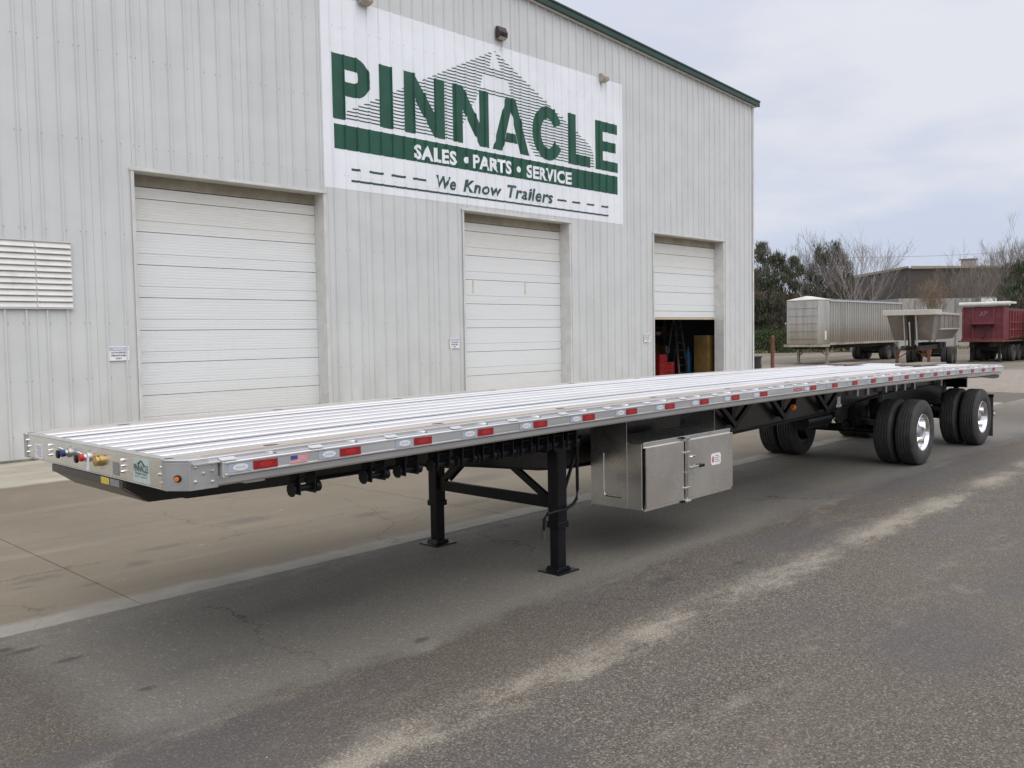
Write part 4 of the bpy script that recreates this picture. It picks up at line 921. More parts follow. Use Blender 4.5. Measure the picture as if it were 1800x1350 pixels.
weath = Mat('weathered_trailer_skin', .5, .5)
_n = weath.noise(1.5, 6, .7, (3, 3, .25)); _r = weath.noise(2, 6, .7, (1, 1, .6), 7)
_v = weath.noise(2.5, 6, .75, (3.5, 3.5, .15), 3); weath.col(weath.mix((weath.z.step(2.9, 1.3) * .75 * (_r + .35)).mx(_r.step(.55, .8) * .35), weath.mix(_v.step(.5, .75) * .5, weath.mix(_n.step(.3, .7), (.42, .41, .385), (.6, .585, .55)), (.2, .18, .15)), (.3, .24, .165))); weath = weath.m
rusty_white = simple('rusty_white_paint', (.42, .38, .32), .6, 0, .15, 2, (.16, .07, .04), .8)
darkfr = simple('dark_frame', (.03, .028, .026), .7, 0, .3, 3)
def parked_wheels(par, xs, w, r=.5):
    me = MB().lathe([(.001, .06), (.2, .05), (.27, .02), (.3, .0), (r * .93, 0), (r, .03), (r, .25), (r * .93, .28), (.001, .28)], (0, 0, 0), 'y', 22).mesh('wheel', rubber, True)
    rm = MB().lathe([(.001, .03), (.1, .03), (.2, .045), (.26, .015), (.28, -.004)], (0, 0, 0), 'y', 20).mesh('rim', simple('dusty_rim', (.11, .09, .075), .7, .2), True)
    for x in xs:
        for y, fl_ in ((0, 0), (.32, 0), (w, 1), (w - .32, 1)):
            q = put('wheel', me, par, (x, y, r), rot=(0, 0, PI) if fl_ else None)
            if y in (0, w): put('rim', rm, q)
        MB().tube([(x, .4, r), (x, w - .4, r)], .07, 8).build('axle', darkfr, par)
        MB().prism([(x - .5, 1.3), (x + .5, 1.3), (x + .35, .62), (x - .35, .62)], 'y', .62, w - .62).build('suspension', darkfr, par)
def landing(par, x, ys_, ztop, mat):
    for y in ys_: l_ = MB().box(x - .07, x + .07, y - .07, y + .07, .04, ztop).build('landing_leg', mat, par); MB().box(x - .16, x + .16, y - .16, y + .16, 0, .045).build('foot', mat, l_)
    MB().bar((x, ys_[0], .35), (x + .9, ys_[0], ztop), .05).bar((x, ys_[1], .35), (x + .9, ys_[1], ztop), .05).bar((x, ys_[0], .5), (x, (ys_[0] + ys_[1]) / 2, ztop), .05).bar((x, ys_[1], .5), (x, (ys_[0] + ys_[1]) / 2, ztop), .05).build('leg_brace', mat, par)

# silver grain trailer
o = thing('grain_trailer', (50.3, 18.85, 0), 'tall weathered silver trailer with ribbed sides parked across the yard', 'trailer', 'old trailers parked across the yard')
LT, WT = 13.3, 2.5
MB().box(1.1, LT, .03, WT - .03, 1.25, 4.0).build('body', weath, o)
nose = MB(); nose.prism([(.0, .25), (.0, WT - .25), (.35, WT - .01), (1.1, WT - .01), (1.1, .01), (.35, .01)], 'z', 1.25, 4.0); nose.build('rounded_nose', weath, o, bevel=.05)
cap = MB(); cap.prism([(-.02, .24), (-.02, WT - .24), (.34, WT + .01), (1.25, WT + .01), (1.25, -.01), (.34, -.01)], 'z', 4.0, 4.06)
cap.add([(-.02, .24, 4.06), (-.02, WT - .24, 4.06), (.34, WT, 4.06), (1.25, WT, 4.06), (1.25, 0, 4.06), (.34, 0, 4.06), (.5, WT / 2, 4.3), (1.25, WT / 2, 4.3)], [(0, 1, 6), (1, 2, 6), (2, 3, 7, 6), (4, 5, 6, 7), (5, 0, 6), (3, 4, 7)]); cap.build('nose_cap', simple('white_cap', (.6, .58, .54), .5, 0, .1, 2, (.3, .2, .14), .5), o)
x = 1.25; rib_me = MB().box(0, .07, -.035, .03, 1.33, 3.92).mesh('side_post', weath)
while x < LT - .1: put('side_post', rib_me, o, (x, 0, 0)); x += .36 if random.random() < .75 else .18
MB().box(1.1, LT + .02, -.05, .03, 3.93, 4.03).build('top_rail', simple('pale_top_rail', (.6, .6, .58), .4, .4), o); MB().box(1.1, LT, -.045, .03, 1.2, 1.33).build('bottom_rail', rusty_white, o)
MB().box(-.02, 1.15, -.012, WT + .01, 1.1, 1.25).build('nose_sill', rusty_white, o); MB().box(LT, LT + .06, 0, WT, 1.2, 4.0).build('rear_gate', simple('rust_gate', (.2, .06, .04), .7), o)
tarp = MB().sweep([(.25, 0), (.4, .07), (.55, .09), (.7, .06), (.85, 0)], frange(1.3, LT, 20), lambda x: 4.03 + .05 * math.sin(x * 3) ** 2).build('rolled_tarp', simple('faded_black_tarp', (.07, .07, .08), .8), o)
MB().box(.1, LT, .5, .65, .95, 1.2).box(.1, LT, WT - .65, WT - .5, .95, 1.2).build('chassis', darkfr, o)
for k in range(5): MB().box(-.03, -.005, .3, WT - .3, 1.6 + k * .48, 1.64 + k * .48).build('nose_seam', weath, o)
MB().box(.36, .6, -.0135, -.01, 1.55, 2.1).build('pale_decal', paper, o)
landing(o, 1.4, (.3, 2.2), 1.1, rusty_white); parked_wheels(o, (11.0, 12.25), WT)
# grey dump trailer
o = thing('dump_trailer', (47.0, 11.15, 0), 'grey dump trailer with sloping nose and black ram, between the silver and red trailers', 'trailer', 'old trailers parked across the yard', rz=.17)
gm = simple('grey_dump_skin', (.3, .275, .25), .5, .5, .12, 1.5, (.22, .18, .14), .6); gl = simple('pale_dump_rail', (.56, .53, .47), .5, .3, .08, 2)
nb = MB().add([(0, 0.05, 3.0), (0, 2.45, 3.0), (.8, 2.2, 1.5), (.8, .3, 1.5), (1.6, 0.02, 3.0), (1.6, 2.48, 3.0), (1.6, 2.25, 1.5), (1.6, .25, 1.5)], [(0, 1, 2, 3), (0, 3, 7, 4), (1, 5, 6, 2), (0, 4, 5, 1), (3, 2, 6, 7)]).build('sloped_nose', gm, o)
MB().prism([(.02, 3.0), (2.48, 3.0), (2.46, 2.1), (2.1, 1.5), (.4, 1.5), (.04, 2.1)], 'x', 1.6, 9.5).build('tub', gm, o)
MB().box(-.35, 1.7, -.08, 2.58, 2.86, 3.14).build('nose_canopy', gl, o, bevel=.02)
MB().box(1.7, 9.5, -.04, .05, 2.9, 3.03).build('top_rail', gl, o); MB().box(1.7, 9.5, -.02, .06, 2.06, 2.13).build('side_rail', gl, o)
for x in (1.7, 3.2, 4.8, 6.4, 8): MB().box(x, x + .09, -.03, .03, 2.13, 2.9).build('side_post', gm, o)
rm_ = MB().bar((-.05, 1.25, 2.95), (.5, 1.25, 1.15), .3, .26).build('lift_ram', simple('black_ram', (.015, .015, .017), .4), o, bevel=.02); MB().bar((-.2, 1.25, 2.5), (.25, 1.25, 1.2), .07, .05).build('ram_rod', chrome, rm_)
for s_ in (.95, 1.55): MB().bar((-.1, s_, 2.98), (.45, s_, 1.15), .05, .18).build('ram_guard', gl, o)
MB().box(.2, 9.4, .75, .95, .95, 1.2).box(.2, 9.4, 1.55, 1.75, .95, 1.2).build('chassis', darkfr, o)
for k in range(3): MB().bar((.6 + k, .75, 1.0), (1.4 + k, .75, .62), .05).bar((.6 + k, .75, .62), (1.4 + k, .75, 1.0), .05).build('truss_brace', rustm, o)
landing(o, .9, (.45, 2.05), 1.0, rustm); parked_wheels(o, (6.6, 7.9), 2.5)
# red dump trailer
o = thing('dump_trailer', (57.5, 10.55, 0), 'faded red dump trailer with a rolled white tarp and the number 37', 'trailer', 'old trailers parked across the yard')
rd = simple('faded_red_paint', (.15, .035, .042), .6, 0, .18, 2, (.13, .03, .03), .6); rr_ = simple('faded_red_rib', (.2, .045, .05), .6, 0, .15, 3)
MB().box(0, 1.0, 0, 2.4, 1.35, 3.42).build('front_body', rd, o, bevel=.03); MB().box(1.0, 9.5, .1, 2.3, 1.45, 3.3).build('tub', rd, o)
for y_ in (.0, .55, 1.72, 2.3): MB().box(-.06, .02, y_, y_ + .1, 1.4, 3.4).build('front_post', rr_, o)
MB().box(-.07, .02, .55, 1.82, 2.4, 2.5).build('front_shelf', rr_, o); MB().box(-.4, .0, .5, 1.9, 2.34, 2.4).build('front_step', rr_, o); MB().box(-.12, .02, -.02, 2.42, 1.33, 1.45).build('front_sill', rr_, o)
for y_ in (.6, 1.7): MB().bar((-.35, y_, 2.34), (0, y_, 2.1), .05).build('step_brace', darkfr, o)
MB().tube([(-.1, .9, 2.1), (-.2, 1.0, 1.7), (-.15, 1.2, 1.45)], .03, 6).build('hose', darkfr, o)
fit_text('37', simple('pale_pink_number', (.36, .17, .17), .6), (-.006, 1.45, 2.86), (0, -1, 0), (0, 0, 1), .5, .26, .01, .3, parent=o)
MB().tube([(-.1, -.3, 3.58), (-.1, 2.55, 3.58)], .14, 14).build('rolled_tarp', simple('off_white_tarp', (.62, .62, .57), .7, 0, .1, 3), o, smooth=True)
MB().box(-.2, 1.3, -.32, 2.56, 3.56, 3.7).build('tarp_housing', simple('off_white_housing', (.62, .62, .57), .6, 0, .08, 3), o, bevel=.03)
x = 1.1
while x < 9.3: MB().box(x, x + .14, -.04, .1, 1.45, 3.15).build('side_post', rr_, o); x += .62
for z_ in (1.5, 1.95, 2.4): MB().box(1.0, 9.4, -.02, .1, z_, z_ + .08).build('side_rail', rr_, o)
MB().box(-.3, 9.4, .5, .75, .95, 1.3).box(-.3, 9.4, 1.65, 1.9, .95, 1.3).build('chassis', darkfr, o); MB().box(-.6, 9.4, -.05, 2.45, 1.25, 1.33).build('chassis_deck', rustm, o)
landing(o, .5, (.4, 2.0), 1.0, darkfr); parked_wheels(o, (2.2, 3.5, 4.8), 2.4, .52)
# tan trailer at the right edge
o = thing('dump_trailer', (61.0, 7.3, 0), 'tan sided dump trailer at the right edge of the photo, beside the red trailer', 'trailer', 'old trailers parked across the yard')
tn = simple('tan_dump_skin', (.3, .26, .2), .6, .2, .15, 2, (.15, .1, .07), .5)
MB().box(0, 8.5, 0, 2.4, 1.5, 3.1).build('tub', tn, o, bevel=.03)
for k in range(10): MB().box(.2 + k * .85, .32 + k * .85, -.05, 0, 1.5, 3.1).build('side_post', tn, o)
MB().box(-.05, 8.5, -.05, 2.45, 3.1, 3.2).build('top_rail', gl, o); MB().box(-.2, 8.4, .6, 1.8, 1.0, 1.5).build('chassis', darkfr, o)
landing(o, .5, (.4, 2.0), 1.0, darkfr); parked_wheels(o, (1.8, 6.0, 7.3), 2.4)

# ================================================================== FAR BUILDINGS
def wallpoly(mb, p, q, z0, z1a, z1b, t=.3):
    d = Vector((q[0] - p[0], q[1] - p[1], 0)).normalized(); n_ = Vector((-d.y, d.x, 0)) * t
    a, b_ = Vector((*p, 0)), Vector((*q, 0)); vs = []
    for o_ in (Vector((0, 0, 0)), n_): vs += [a + o_ + Vector((0, 0, z0)), b_ + o_ + Vector((0, 0, z0)), b_ + o_ + Vector((0, 0, z1b)), a + o_ + Vector((0, 0, z1a))]
    return mb.add(vs, [(0, 1, 2, 3), (7, 6, 5, 4), (0, 4, 5, 1), (1, 5, 6, 2), (2, 6, 7, 3), (3, 7, 4, 0)])
def brick_mat():
    m = Mat('dark_brown_brick', .85)
    br = m.nt.nodes.new('ShaderNodeTexBrick'); mp = m.nt.nodes.new('ShaderNodeCombineXYZ'); s_ = (m.x + m.y) * .8
    m.nt.links.new(s_.s, mp.inputs[0]); m.nt.links.new(m.z.s, mp.inputs[1]); m.nt.links.new(mp.outputs[0], br.inputs['Vector'])
    br.inputs['Scale'].default_value = 3; br.inputs['Color1'].default_value = (.075, .06, .05, 1); br.inputs['Color2'].default_value = (.05, .042, .038, 1); br.inputs['Mortar'].default_value = (.12, .11, .1, 1)
    c = m.mix(m.noise(.35, 4, .6).step(.3, .7) * .5, br.outputs[0], (.09, .078, .066)); m.col(c); return m.m
o = thing('factory_building', (112.2, 35.5, 0), 'low dark brown brick factory building with a roof vent, far behind the parked trailers', 'building')
bk = brick_mat()
wallpoly(MB(), (22.5, 20), (0, 0), 0, 9.9, 9.73).build('brick_wall', bk, o); wallpoly(MB(), (0, 0), (22, -23), 0, 9.73, 9.3).build('brick_wall', bk, o)
fas = simple('tan_fascia', (.3, .26, .2), .7)
f1 = MB(); wallpoly(f1, (22.5, 19.7), (-.25, -.1), 9.7, 10.15, 9.95, -.2); f1.build('fascia', fas, o); f1 = MB(); wallpoly(f1, (-.1, -.3), (22, -23.3), 9.6, 9.95, 9.5, -.2); f1.build('fascia', fas, o)
MB().add([(0, 0, 9.7), (22.5, 20, 9.85), (45, -3, 9.4), (22, -23, 9.28)], [(0, 1, 2, 3)]).build('roof', fas, o)
v = MB().box(6.6, 8.0, -5.5, -4.1, 9.6, 10.75).build('roof_vent', simple('grey_vent', (.35, .33, .32), .5, .4), o); MB().box(6.4, 8.2, -5.7, -3.9, 10.75, 10.87).build('vent_cap', simple('rust_cap', (.25, .18, .14), .6), v)
for k in range(4): MB().box(6.56, 6.6, -5.3, -4.3, 9.8 + k * .23, 9.92 + k * .23).build('slat', gl, v)
# pale block building in front of it
o = thing('block_building', (95.7, 30.7, 0), 'pale grey block building with a framed window, lower than the brown brick factory', 'building')
pale = Mat('pale_block', .8); _n = pale.noise(.8, 5, .65, (1, 1, .4)); pale.col(pale.mix(_n.step(.3, .7), (.34, .33, .31), (.46, .45, .43))); pale = pale.m
wallpoly(MB(), (0, 0), (7.3, -7.7), 0, 5.4, 5.3).build('wall', pale, o); wallpoly(MB(), (6, 6), (0, 0), 0, 5.4, 5.4).build('wall', pale, o)
MB().add([(0, 0, 5.3), (6, 6, 5.3), (13.3, -1.7, 5.2), (7.3, -7.7, 5.2)], [(0, 1, 2, 3)]).build('roof', fas, o)
for k in range(4): MB().bar((1.2 + 1.5 * k, -1.3 - 1.58 * k, 0), (1.2 + 1.5 * k, -1.3 - 1.58 * k, 5.2), .12).build('downpipe', simple('grey_pilaster', (.28, .27, .26), .8), o)
wf = MB().bar((5.75, -6.25, 4.9), (7.1, -7.65, 4.85), .5, 1.1).build('window_frame', fas, o); MB().bar((5.72, -6.5, 4.88), (6.9, -7.7, 4.85), .3, .75).build('pane', paper, wf)

# ================================================================== VEGETATION
def twig_tree(name, loc, label, h, spread, mat, trunks=1, seed=1, levels=5, r0=.12, lean=(0, 0), up=.35, cat='tree', group=None, start=.22, n_child=3, droop=0, minr=.012, foliage=None):
    rnd = random.Random(seed); o = thing(name, loc, label, cat, group)
    tips = []; tr = MB(); tw = MB()
    def grow(p, d, ln_, r, lv):
        q = p + d * ln_; mid = p + d * ln_ * .5 + Vector((rnd.uniform(-1, 1), rnd.uniform(-1, 1), rnd.uniform(-.5, .5))) * ln_ * .07
        (tr if lv <= 1 else tw).tube([p, mid, q], r, 6 if lv < 2 else 3, max(r * .66, minr * .7), cap=False)
        if lv >= levels: tips.append(q); return
        if lv >= levels - 1: tips.append(mid)
        nb = n_child + (1 if lv < 2 else 0) + (rnd.random() < .4)
        for k in range(nb):
            az = rnd.uniform(0, 2 * PI); tilt = rnd.uniform(.2, .85) * spread * (.75 if k == 0 else 1)
            s_ = Vector((math.cos(az), math.sin(az), 0)); nd = (d * math.cos(tilt) + s_ * math.sin(tilt) + Vector((0, 0, up - droop * lv * .3))).normalized()
            t = rnd.uniform(.45, 1.) if k else 1.
            grow(p + (q - p) * t, nd, ln_ * rnd.uniform(.62, .92), max(r * (.68 if k == 0 else .5), minr), lv + 1)
    for t in range(trunks):
        a = 2 * PI * t / max(trunks, 1) + rnd.random(); d = Vector((lean[0] + (.25 * math.cos(a) if trunks > 1 else 0), lean[1] + (.25 * math.sin(a) if trunks > 1 else 0), 1)).normalized()
        grow(Vector((.25 * math.cos(a), .25 * math.sin(a), -.05)) if trunks > 1 else Vector((0, 0, -.05)), d, h * start, r0, 0)
    tr.build('trunk', mat, o); tag(tw.build('branches', mat, o), kind='stuff') if 0 else tw.build('branches', mat, o)
    if foliage: foliage(o, tips, rnd)
    return o, tips
def leaves(name, par, centres, rnd, per, rad, size, mat, tall=1.0, stretch=(1, 1, 1)):
    vs = []; fs = []
    for c in centres:
        for _ in range(per):
            while True:
                d = Vector((rnd.uniform(-1, 1), rnd.uniform(-1, 1), rnd.uniform(-1, 1)))
                if d.length < 1: break
            p = Vector(c) + Vector((d.x * stretch[0], d.y * stretch[1], d.z * stretch[2])) * rad
            s_ = size * rnd.uniform(.5, 1.3); a = rnd.uniform(0, 2 * PI); b_ = rnd.uniform(-.9, .9)
            u = Vector((math.cos(a), math.sin(a), b_ * .5)) * s_; w = Vector((rnd.uniform(-.4, .4), rnd.uniform(-.4, .4), 1)).normalized() * s_ * tall
            i = len(vs); vs += [p - u * .5, p + u * .5 * rnd.uniform(.3, 1), p + w, ]; fs.append((i, i + 1, i + 2))
    me = bpy.data.meshes.new(name); me.from_pydata([tuple(v) for v in vs], [], fs); me.materials.append(mat)
    return put(name, me, par)
def leafm(name, a, b_, sc_=.7):
    m = Mat(name, .7, 0, .2); m.col(m.mix(m.noise(sc_, 4, .7).step(.35, .65), a, b_)); return m.m
jgreen = leafm('juniper_leaf', (.045, .058, .033), (.1, .118, .072), 1.2); jbrown = leafm('brown_twig_leaf', (.085, .068, .052), (.16, .13, .1), 1.5)
weep = leafm('grey_green_leaf', (.055, .066, .045), (.12, .13, .09), 1.); rusty_leaf = leafm('rusty_leaf', (.085, .055, .035), (.14, .1, .06), 1.)
bark = simple('grey_bark', (.16, .14, .12), .9, 0, .2, 3); pale_bark = simple('pale_birch_bark', (.27, .24, .225), .9, 0, .2, 4); dbark = simple('dark_bark', (.07, .055, .045), .9, 0, .2, 3)
pinkish = simple('pinkish_twig', (.23, .2, .17), .9, 0, .15, 3); orange_t = simple('tan_twig', (.23, .17, .115), .9, 0, .15, 3)

def blob_tree(name, loc, label, clumps, matA, matB, seed, per=120, size=.32, trunk_h=4, group=None, cat='tree', tall=1., stretch=(1, 1, .8), bt=dbark, fracB=.35, rt_=.16):
    rnd = random.Random(seed); o = thing(name, loc, label, cat, group)
    t = MB().tube([(0, 0, -.05), (.1, .05, trunk_h * .5), (-.05, .1, trunk_h)], rt_, 8, rt_ * .45)
    t.build('trunk', bt, o)
    lim = MB()
    for (x, y, z_, r) in clumps:
        s_ = Vector((0, 0, min(trunk_h, z_ * .6))); e_ = Vector((x, y, z_)); lim.tube([s_, s_.lerp(e_, .5) + Vector((0, 0, -.2)), e_], .06, 4, .02, cap=False)
    lim.build('limbs', bt, o)
    A = []; B = []
    for (x, y, z_, r) in clumps:
        for _ in range(int(9 + 17 * r * r)):
            d = Vector((rnd.gauss(0, .5), rnd.gauss(0, .5), rnd.gauss(0, .52))) * r
            (B if rnd.random() < fracB else A).append((x + d.x, y + d.y, z_ + d.z))
    leaves('crown', o, A, rnd, per // 8, .45, size, matA, tall, stretch)
    if B: leaves('dead_foliage', o, B, rnd, per // 8, .45, size * .8, matB, tall, stretch)
    return o
# juniper at the warehouse corner. right vector of the view is about (.69,-.72)
def side_(s_, f_=0): return (.69 * s_ + .72 * f_, -.72 * s_ + .69 * f_)
cl_ = []
rnd = random.Random(3)
for (s_, z_, r) in ((-1.6, 9.4, .7), (-.9, 8.6, 1.0), (.2, 8.7, .8), (1.3, 8.1, .8), (2.0, 8.7, .35), (2.3, 7.7, .4), (-1.8, 7.3, 1.3), (.2, 7, 1.3), (1.6, 6.8, .9), (1.9, 6.0, .6), (-1.5, 5.5, 1.5), (.6, 5.2, 1.4), (1.9, 4.6, .9), (2.7, 4.2, .6), (-1.5, 3.5, 1.5), (.5, 3.2, 1.5), (-1.6, 1.8, 1.3), (.2, 1.5, 1.3), (-3.0, 4, 1.5), (-3, 7, 1.2), (-3.2, 2, 1.3), (-2.2, 5.0, 1.6), (-2.4, 3.0, 1.6), (-2.6, 6.2, 1.5), (-.6, 2.4, 1.6), (-.6, 4.3, 1.6), (-2.6, 1.0, 1.4), (-.4, 1.0, 1.4), (3.3, 2.8, 1.0), (-1.3, 10.2, .35), (-3.8, 8.5, .9)):
    cl_.append((*side_(s_, rnd.uniform(-.9, .9)), z_ + .4, r))
blob_tree('juniper_tree', (81.6, 37.9, 0), 'dark green juniper with brown dead twigs, just right of the warehouse corner', cl_, jgreen, jbrown, 11, per=380, size=.085, trunk_h=6, fracB=.45, tall=4.5)
cl_ = [(*side_(-3.5 + .9 * k, rnd.uniform(-.5, .5)), 3.0 + .9 * math.sin(k * 1.3) + (1.3 if 3 < k < 8 else 0), 1.2) for k in range(11)] + [(*side_(-3.5 + .9 * k, 0), 1.8, 1.3) for k in range(11)]
blob_tree('evergreen_bush', (93.0, 40.5, 0), 'wide dark green bush rising just above the silver trailer', [(x, y, z_ + .8, r) for x, y, z_, r in cl_], leafm('bush_leaf', (.04, .065, .022), (.07, .095, .035)), rusty_leaf, 12, per=300, size=.12, tall=2.5, trunk_h=2, fracB=.1)
# weeping evergreen
cl_ = []
for (s_, z_, r) in ((-.6, 9.6, .8), (.5, 10.0, .8), (1.2, 9.6, .6), (-2.2, 9.9, .35), (-1.9, 9.0, .45), (-.9, 8.6, 1.), (.7, 8.6, 1.1), (2.3, 9.0, .5), (2.9, 8.2, .5), (-2.6, 7.9, .5), (-3.3, 7.2, .4), (-.6, 7.2, 1.3), (1.0, 7.0, 1.3), (2.6, 7.2, .7), (-2.0, 6.6, .6), (-3.6, 5.9, .6), (-2.7, 5.5, .8), (-4.2, 5.4, .35), (-1.2, 5.6, 1.1), (.6, 5.5, 1.3), (2.4, 5.6, .9), (-3.2, 4.8, .5), (-1.5, 4.3, 1.0), (.6, 4.2, 1.2), (2.3, 4.3, 1.1), (3.6, 4.6, .9), (4.8, 4.4, .9), (5.5, 4.0, .9), (4.0, 3.2, 1.1)):
    cl_.append((*side_(s_ * .68, rnd.uniform(-.8, .8)), z_ * 1.02 + .6, r * .78))
blob_tree('weeping_evergreen', (91.6, 36.4, 0), 'ragged grey green evergreen with rusty brown patches behind the silver trailer', cl_, weep, rusty_leaf, 14, per=340, size=.075, trunk_h=9, tall=4.5, stretch=(.8, .8, 1.4), bt=bark, fracB=.22)
twig_tree('bare_tree', (90.0, 38.0, 0), 'leafless grey twigs of a tree showing above the ragged evergreen', 14.2, .95, bark, trunks=2, seed=5, levels=7, r0=.11, minr=.008, n_child=2, start=.22)
twig_tree('bare_tree', (81.7, 30.2, 0), 'tall leafless tree with pale spreading branches, left of the brick factory', 15.2, 1.05, pale_bark, trunks=2, seed=21, levels=6, r0=.12, lean=(.14, -.15), minr=.008, n_child=2, start=.215)
twig_tree('bare_tree', (82.3, 22.9, 0), 'small leafless tree with orange brown twigs in front of the pale block building', 8.6, 1.0, orange_t, trunks=2, seed=33, levels=7, r0=.09, minr=.007, n_child=2, start=.21)
twig_tree('bare_tree', (93.7, 19.4, 0), 'tall pale leafless tree at the right edge above the evergreen', 15.8, 1.0, pinkish, trunks=2, seed=41, levels=7, r0=.11, minr=.008, n_child=2, start=.21)
twig_tree('bare_tree', (99, 24.5, 0), 'thin leafless twigs standing behind the brick factory roof near its vent', 13.0, 1.0, pinkish, trunks=2, seed=43, levels=6, r0=.08, minr=.007, n_child=2, start=.22)
cl_ = [(*side_(s_, rnd.uniform(-.6, .6)), z_, r) for (s_, z_, r) in ((-.4, 7.2, .5), (.4, 6.8, .8), (-.8, 6.0, .9), (.7, 5.7, 1.1), (-1.0, 4.8, 1.1), (.7, 4.3, 1.3), (-.9, 3.4, 1.2), (1, 3, 1.3), (-.8, 2.0, 1.2), (1, 1.7, 1.2), (2, 5.5, 1.2), (2.3, 3.5, 1.4), (3.3, 5.5, 1.3))]
blob_tree('juniper_tree', (82.2, 15.6, 0), 'dark green evergreen at the right edge behind the red dump trailer', cl_, jgreen, jbrown, 15, per=340, size=.09, tall=4, trunk_h=5, fracB=.45)
# hedge by the road
rnd = random.Random(8); hc = []
for k in range(60):
    t = k / 59; x, y = 76.2 + 9 * t, 37.2 - 9.4 * t
    for zz in (.3, .8, 1.3, 1.75): hc.append((x + rnd.uniform(-.4, .4), y + rnd.uniform(-.4, .4), zz + rnd.uniform(-.15, .2)))
hd = thing('hedge', (0, 0, 0), 'clipped green hedge along the far side of the yard, left of the silver trailer', 'hedge')
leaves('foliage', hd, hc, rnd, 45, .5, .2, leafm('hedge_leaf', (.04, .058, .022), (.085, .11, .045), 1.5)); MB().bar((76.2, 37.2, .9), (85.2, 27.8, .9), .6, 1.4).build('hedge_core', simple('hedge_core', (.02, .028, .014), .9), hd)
# weeds by the post and the yard edge
rnd = random.Random(9)
o = tag(leaves('weed_tuft', None, [(0, 0, .1)], rnd, 60, .18, .14, leafm('weed_leaf', (.1, .13, .04), (.18, .2, .08), 3), 2.6), 'green weed growing beside the black bin', 'weed'); o.location = (36.5, 15.8, 0)
vs = []
gc = [(rnd.uniform(70, 100), 0, 0) for _ in range(200)]
gc = [(x, 44 - (x - 70) * .95 + rnd.uniform(-3, 3), .1) for x, _, _ in gc]
tag(leaves('dry_grass', None, gc, rnd, 14, .9, .16, leafm('dry_grass', (.16, .15, .07), (.24, .2, .12), 2), 1.5, (1, 1, .15)), 'dry grass along the far edge of the yard', 'grass', kind='stuff')
# vehicles glimpsed beyond the hedge
o = thing('blue_truck', (89.2, 43.6, 0), 'blue lorry cab half hidden behind the hedge, near the warehouse corner', 'truck', rz=-.8)
bl = simple('blue_truck_paint', (.03, .07, .22), .4); MB().box(-1.2, 1.2, -1.2, 1.2, 1.0, 3.5).build('cab', bl, o, bevel=.15); MB().box(-1.22, -1.2, -.95, .95, 2.2, 3.1).box(-1, .4, -1.22, -1.2, 2.2, 3.1).build('window', simple('dark_glass', (.02, .025, .03), .1), o)
MB().box(-2.2, -1.2, -1.0, 1.0, .9, 2.0).build('bonnet', bl, o, bevel=.1)
for x in (-1.6, 1.3):
    for y in (-1.15, .9): MB().lathe([(.001, 0), (.45, 0), (.5, .05), (.5, .25), (.001, .28)], (x, y, .5), 'y', 16).build('wheel', rubber, o)
o = thing('white_van', (88.9, 41.1, 0), 'white van beyond the hedge beside the blue lorry cab', 'van', rz=-.8)
MB().prism([(-2.2, .5), (2.2, .5), (2.2, 3.0), (-1.0, 3.0), (-1.6, 2.0), (-2.2, 1.7)], 'y', -.9, .9).build('body', simple('white_van_paint', (.72, .72, .72), .4), o, bevel=.08)
MB().prism([(-1.5, 2.0), (-1.0, 2.8), (-.2, 2.8), (-.2, 2.0)], 'y', -.915, -.902).build('window', simple('dark_glass', (.02, .025, .03), .1), o)
for x in (-1.4, 1.4):
    for y in (-.95, .75): MB().lathe([(.001, 0), (.32, 0), (.35, .03), (.35, .18), (.001, .2)], (x, y, .35), 'y', 14).build('wheel', rubber, o)
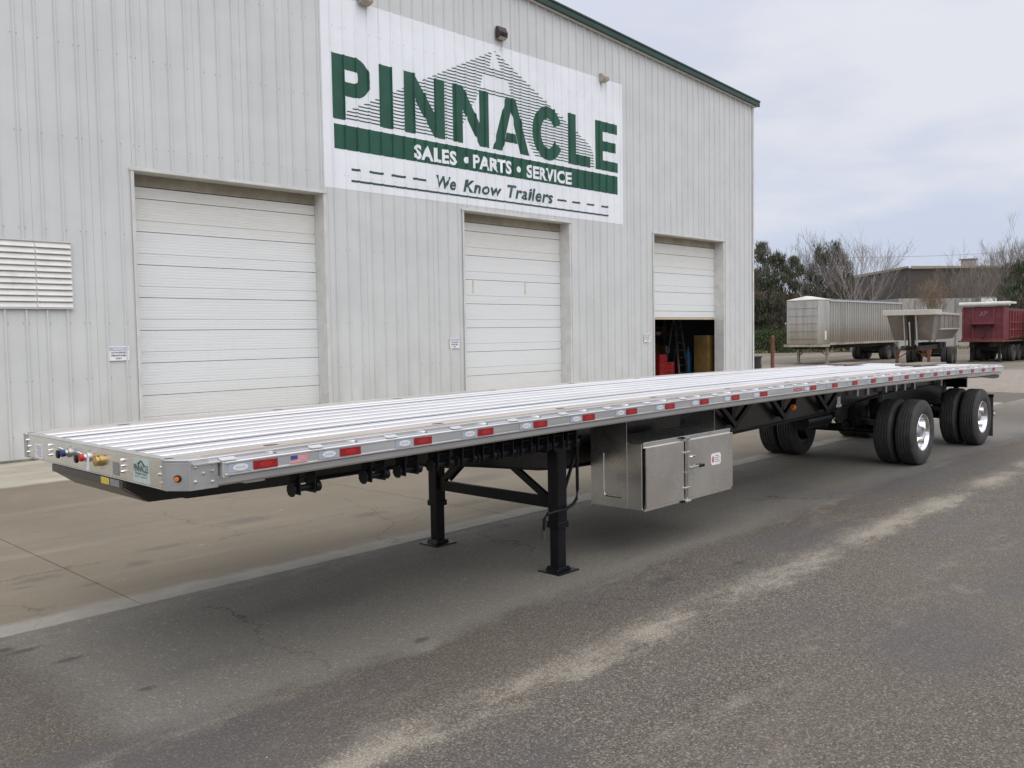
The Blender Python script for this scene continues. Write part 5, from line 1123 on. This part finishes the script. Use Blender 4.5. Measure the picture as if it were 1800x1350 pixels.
# power line and its poles
pa, pb = Vector((147, 60, 14.6)), Vector((178, 27, 16.1))
for i, (p, lab) in enumerate(((pa, 'distant wooden power pole hidden behind the juniper'), (pb, 'distant wooden power pole beyond the right edge'))):
    q = thing('power_pole', (p.x, p.y, 0), lab, 'power pole'); MB().tube([(0, 0, -.1), (0, 0, p.z + .3)], .16, 8, .11).build('pole', dbark, q); MB().bar((-.9, -.8, p.z), (.9, .8, p.z), .12).build('crossarm', dbark, q)
for k, dz in enumerate((0,)):
    pts = [pa.lerp(pb, t) + Vector((0, 0, -1.0 * math.sin(PI * t) * .6)) for t in frange(0, 1, 12)]
    tag(MB().tube(pts, .03, 5).build('power_cable', simple('cable', (.22, .23, .25), .6)), 'thin overhead power cable crossing the sky above the brick factory', 'cable')

# ================================================================== LOOSE GRIT
rnd = random.Random(4); vs = []; fs = []
def chip(x, y, s_, z0=0):
    i = len(vs); h = s_ * rnd.uniform(.4, .8); a = rnd.uniform(0, 6)
    for k in range(4): vs.append((x + s_ * math.cos(a + k * PI / 2) * rnd.uniform(.6, 1.1), y + s_ * math.sin(a + k * PI / 2) * rnd.uniform(.6, 1.1), z0))
    vs.append((x + rnd.uniform(-.3, .3) * s_, y + rnd.uniform(-.3, .3) * s_, z0 + h))
    for k in range(4): fs.append((i + k, i + (k + 1) % 4, i + 4))
for _ in range(9000):
    t = rnd.random() ** 1.6; x = -1.5 + 13 * t; y = rnd.gauss(-1.2, .5) if rnd.random() < .5 else rnd.uniform(-3.5, 2.2)
    chip(x, y, rnd.uniform(.0015, .0045) * (1.6 if rnd.random() < .04 else 1), 0)
for _ in range(500): chip(rnd.uniform(-1, 9), rnd.uniform(2.4, 6), rnd.uniform(.002, .005), .006)
me = bpy.data.meshes.new('loose_grit'); me.from_pydata(vs, [], fs); gm_ = Mat('grit', .85); gm_.col(gm_.mix(gm_.voro(60).step(.1, .9), (.1, .09, .075), (.42, .37, .3))); me.materials.append(gm_.m)
tag(put('loose_grit', me), 'loose sand and small stones scattered over the asphalt', 'grit', kind='stuff')
def scrap(x, y, pts, mat, lab, cat, h=.006):
    tag(MB().prism(pts, 'z', 0, h).build(cat.replace(' ', '_'), mat, loc=(x, y, .0)), lab, cat)
scrap(14.1, -1.35, [(0, 0), (.14, .02), (.17, .1), (.05, .13), (-.03, .07)], paper, 'scrap of white paper on the asphalt in front of the rear wheels', 'paper scrap', .012)
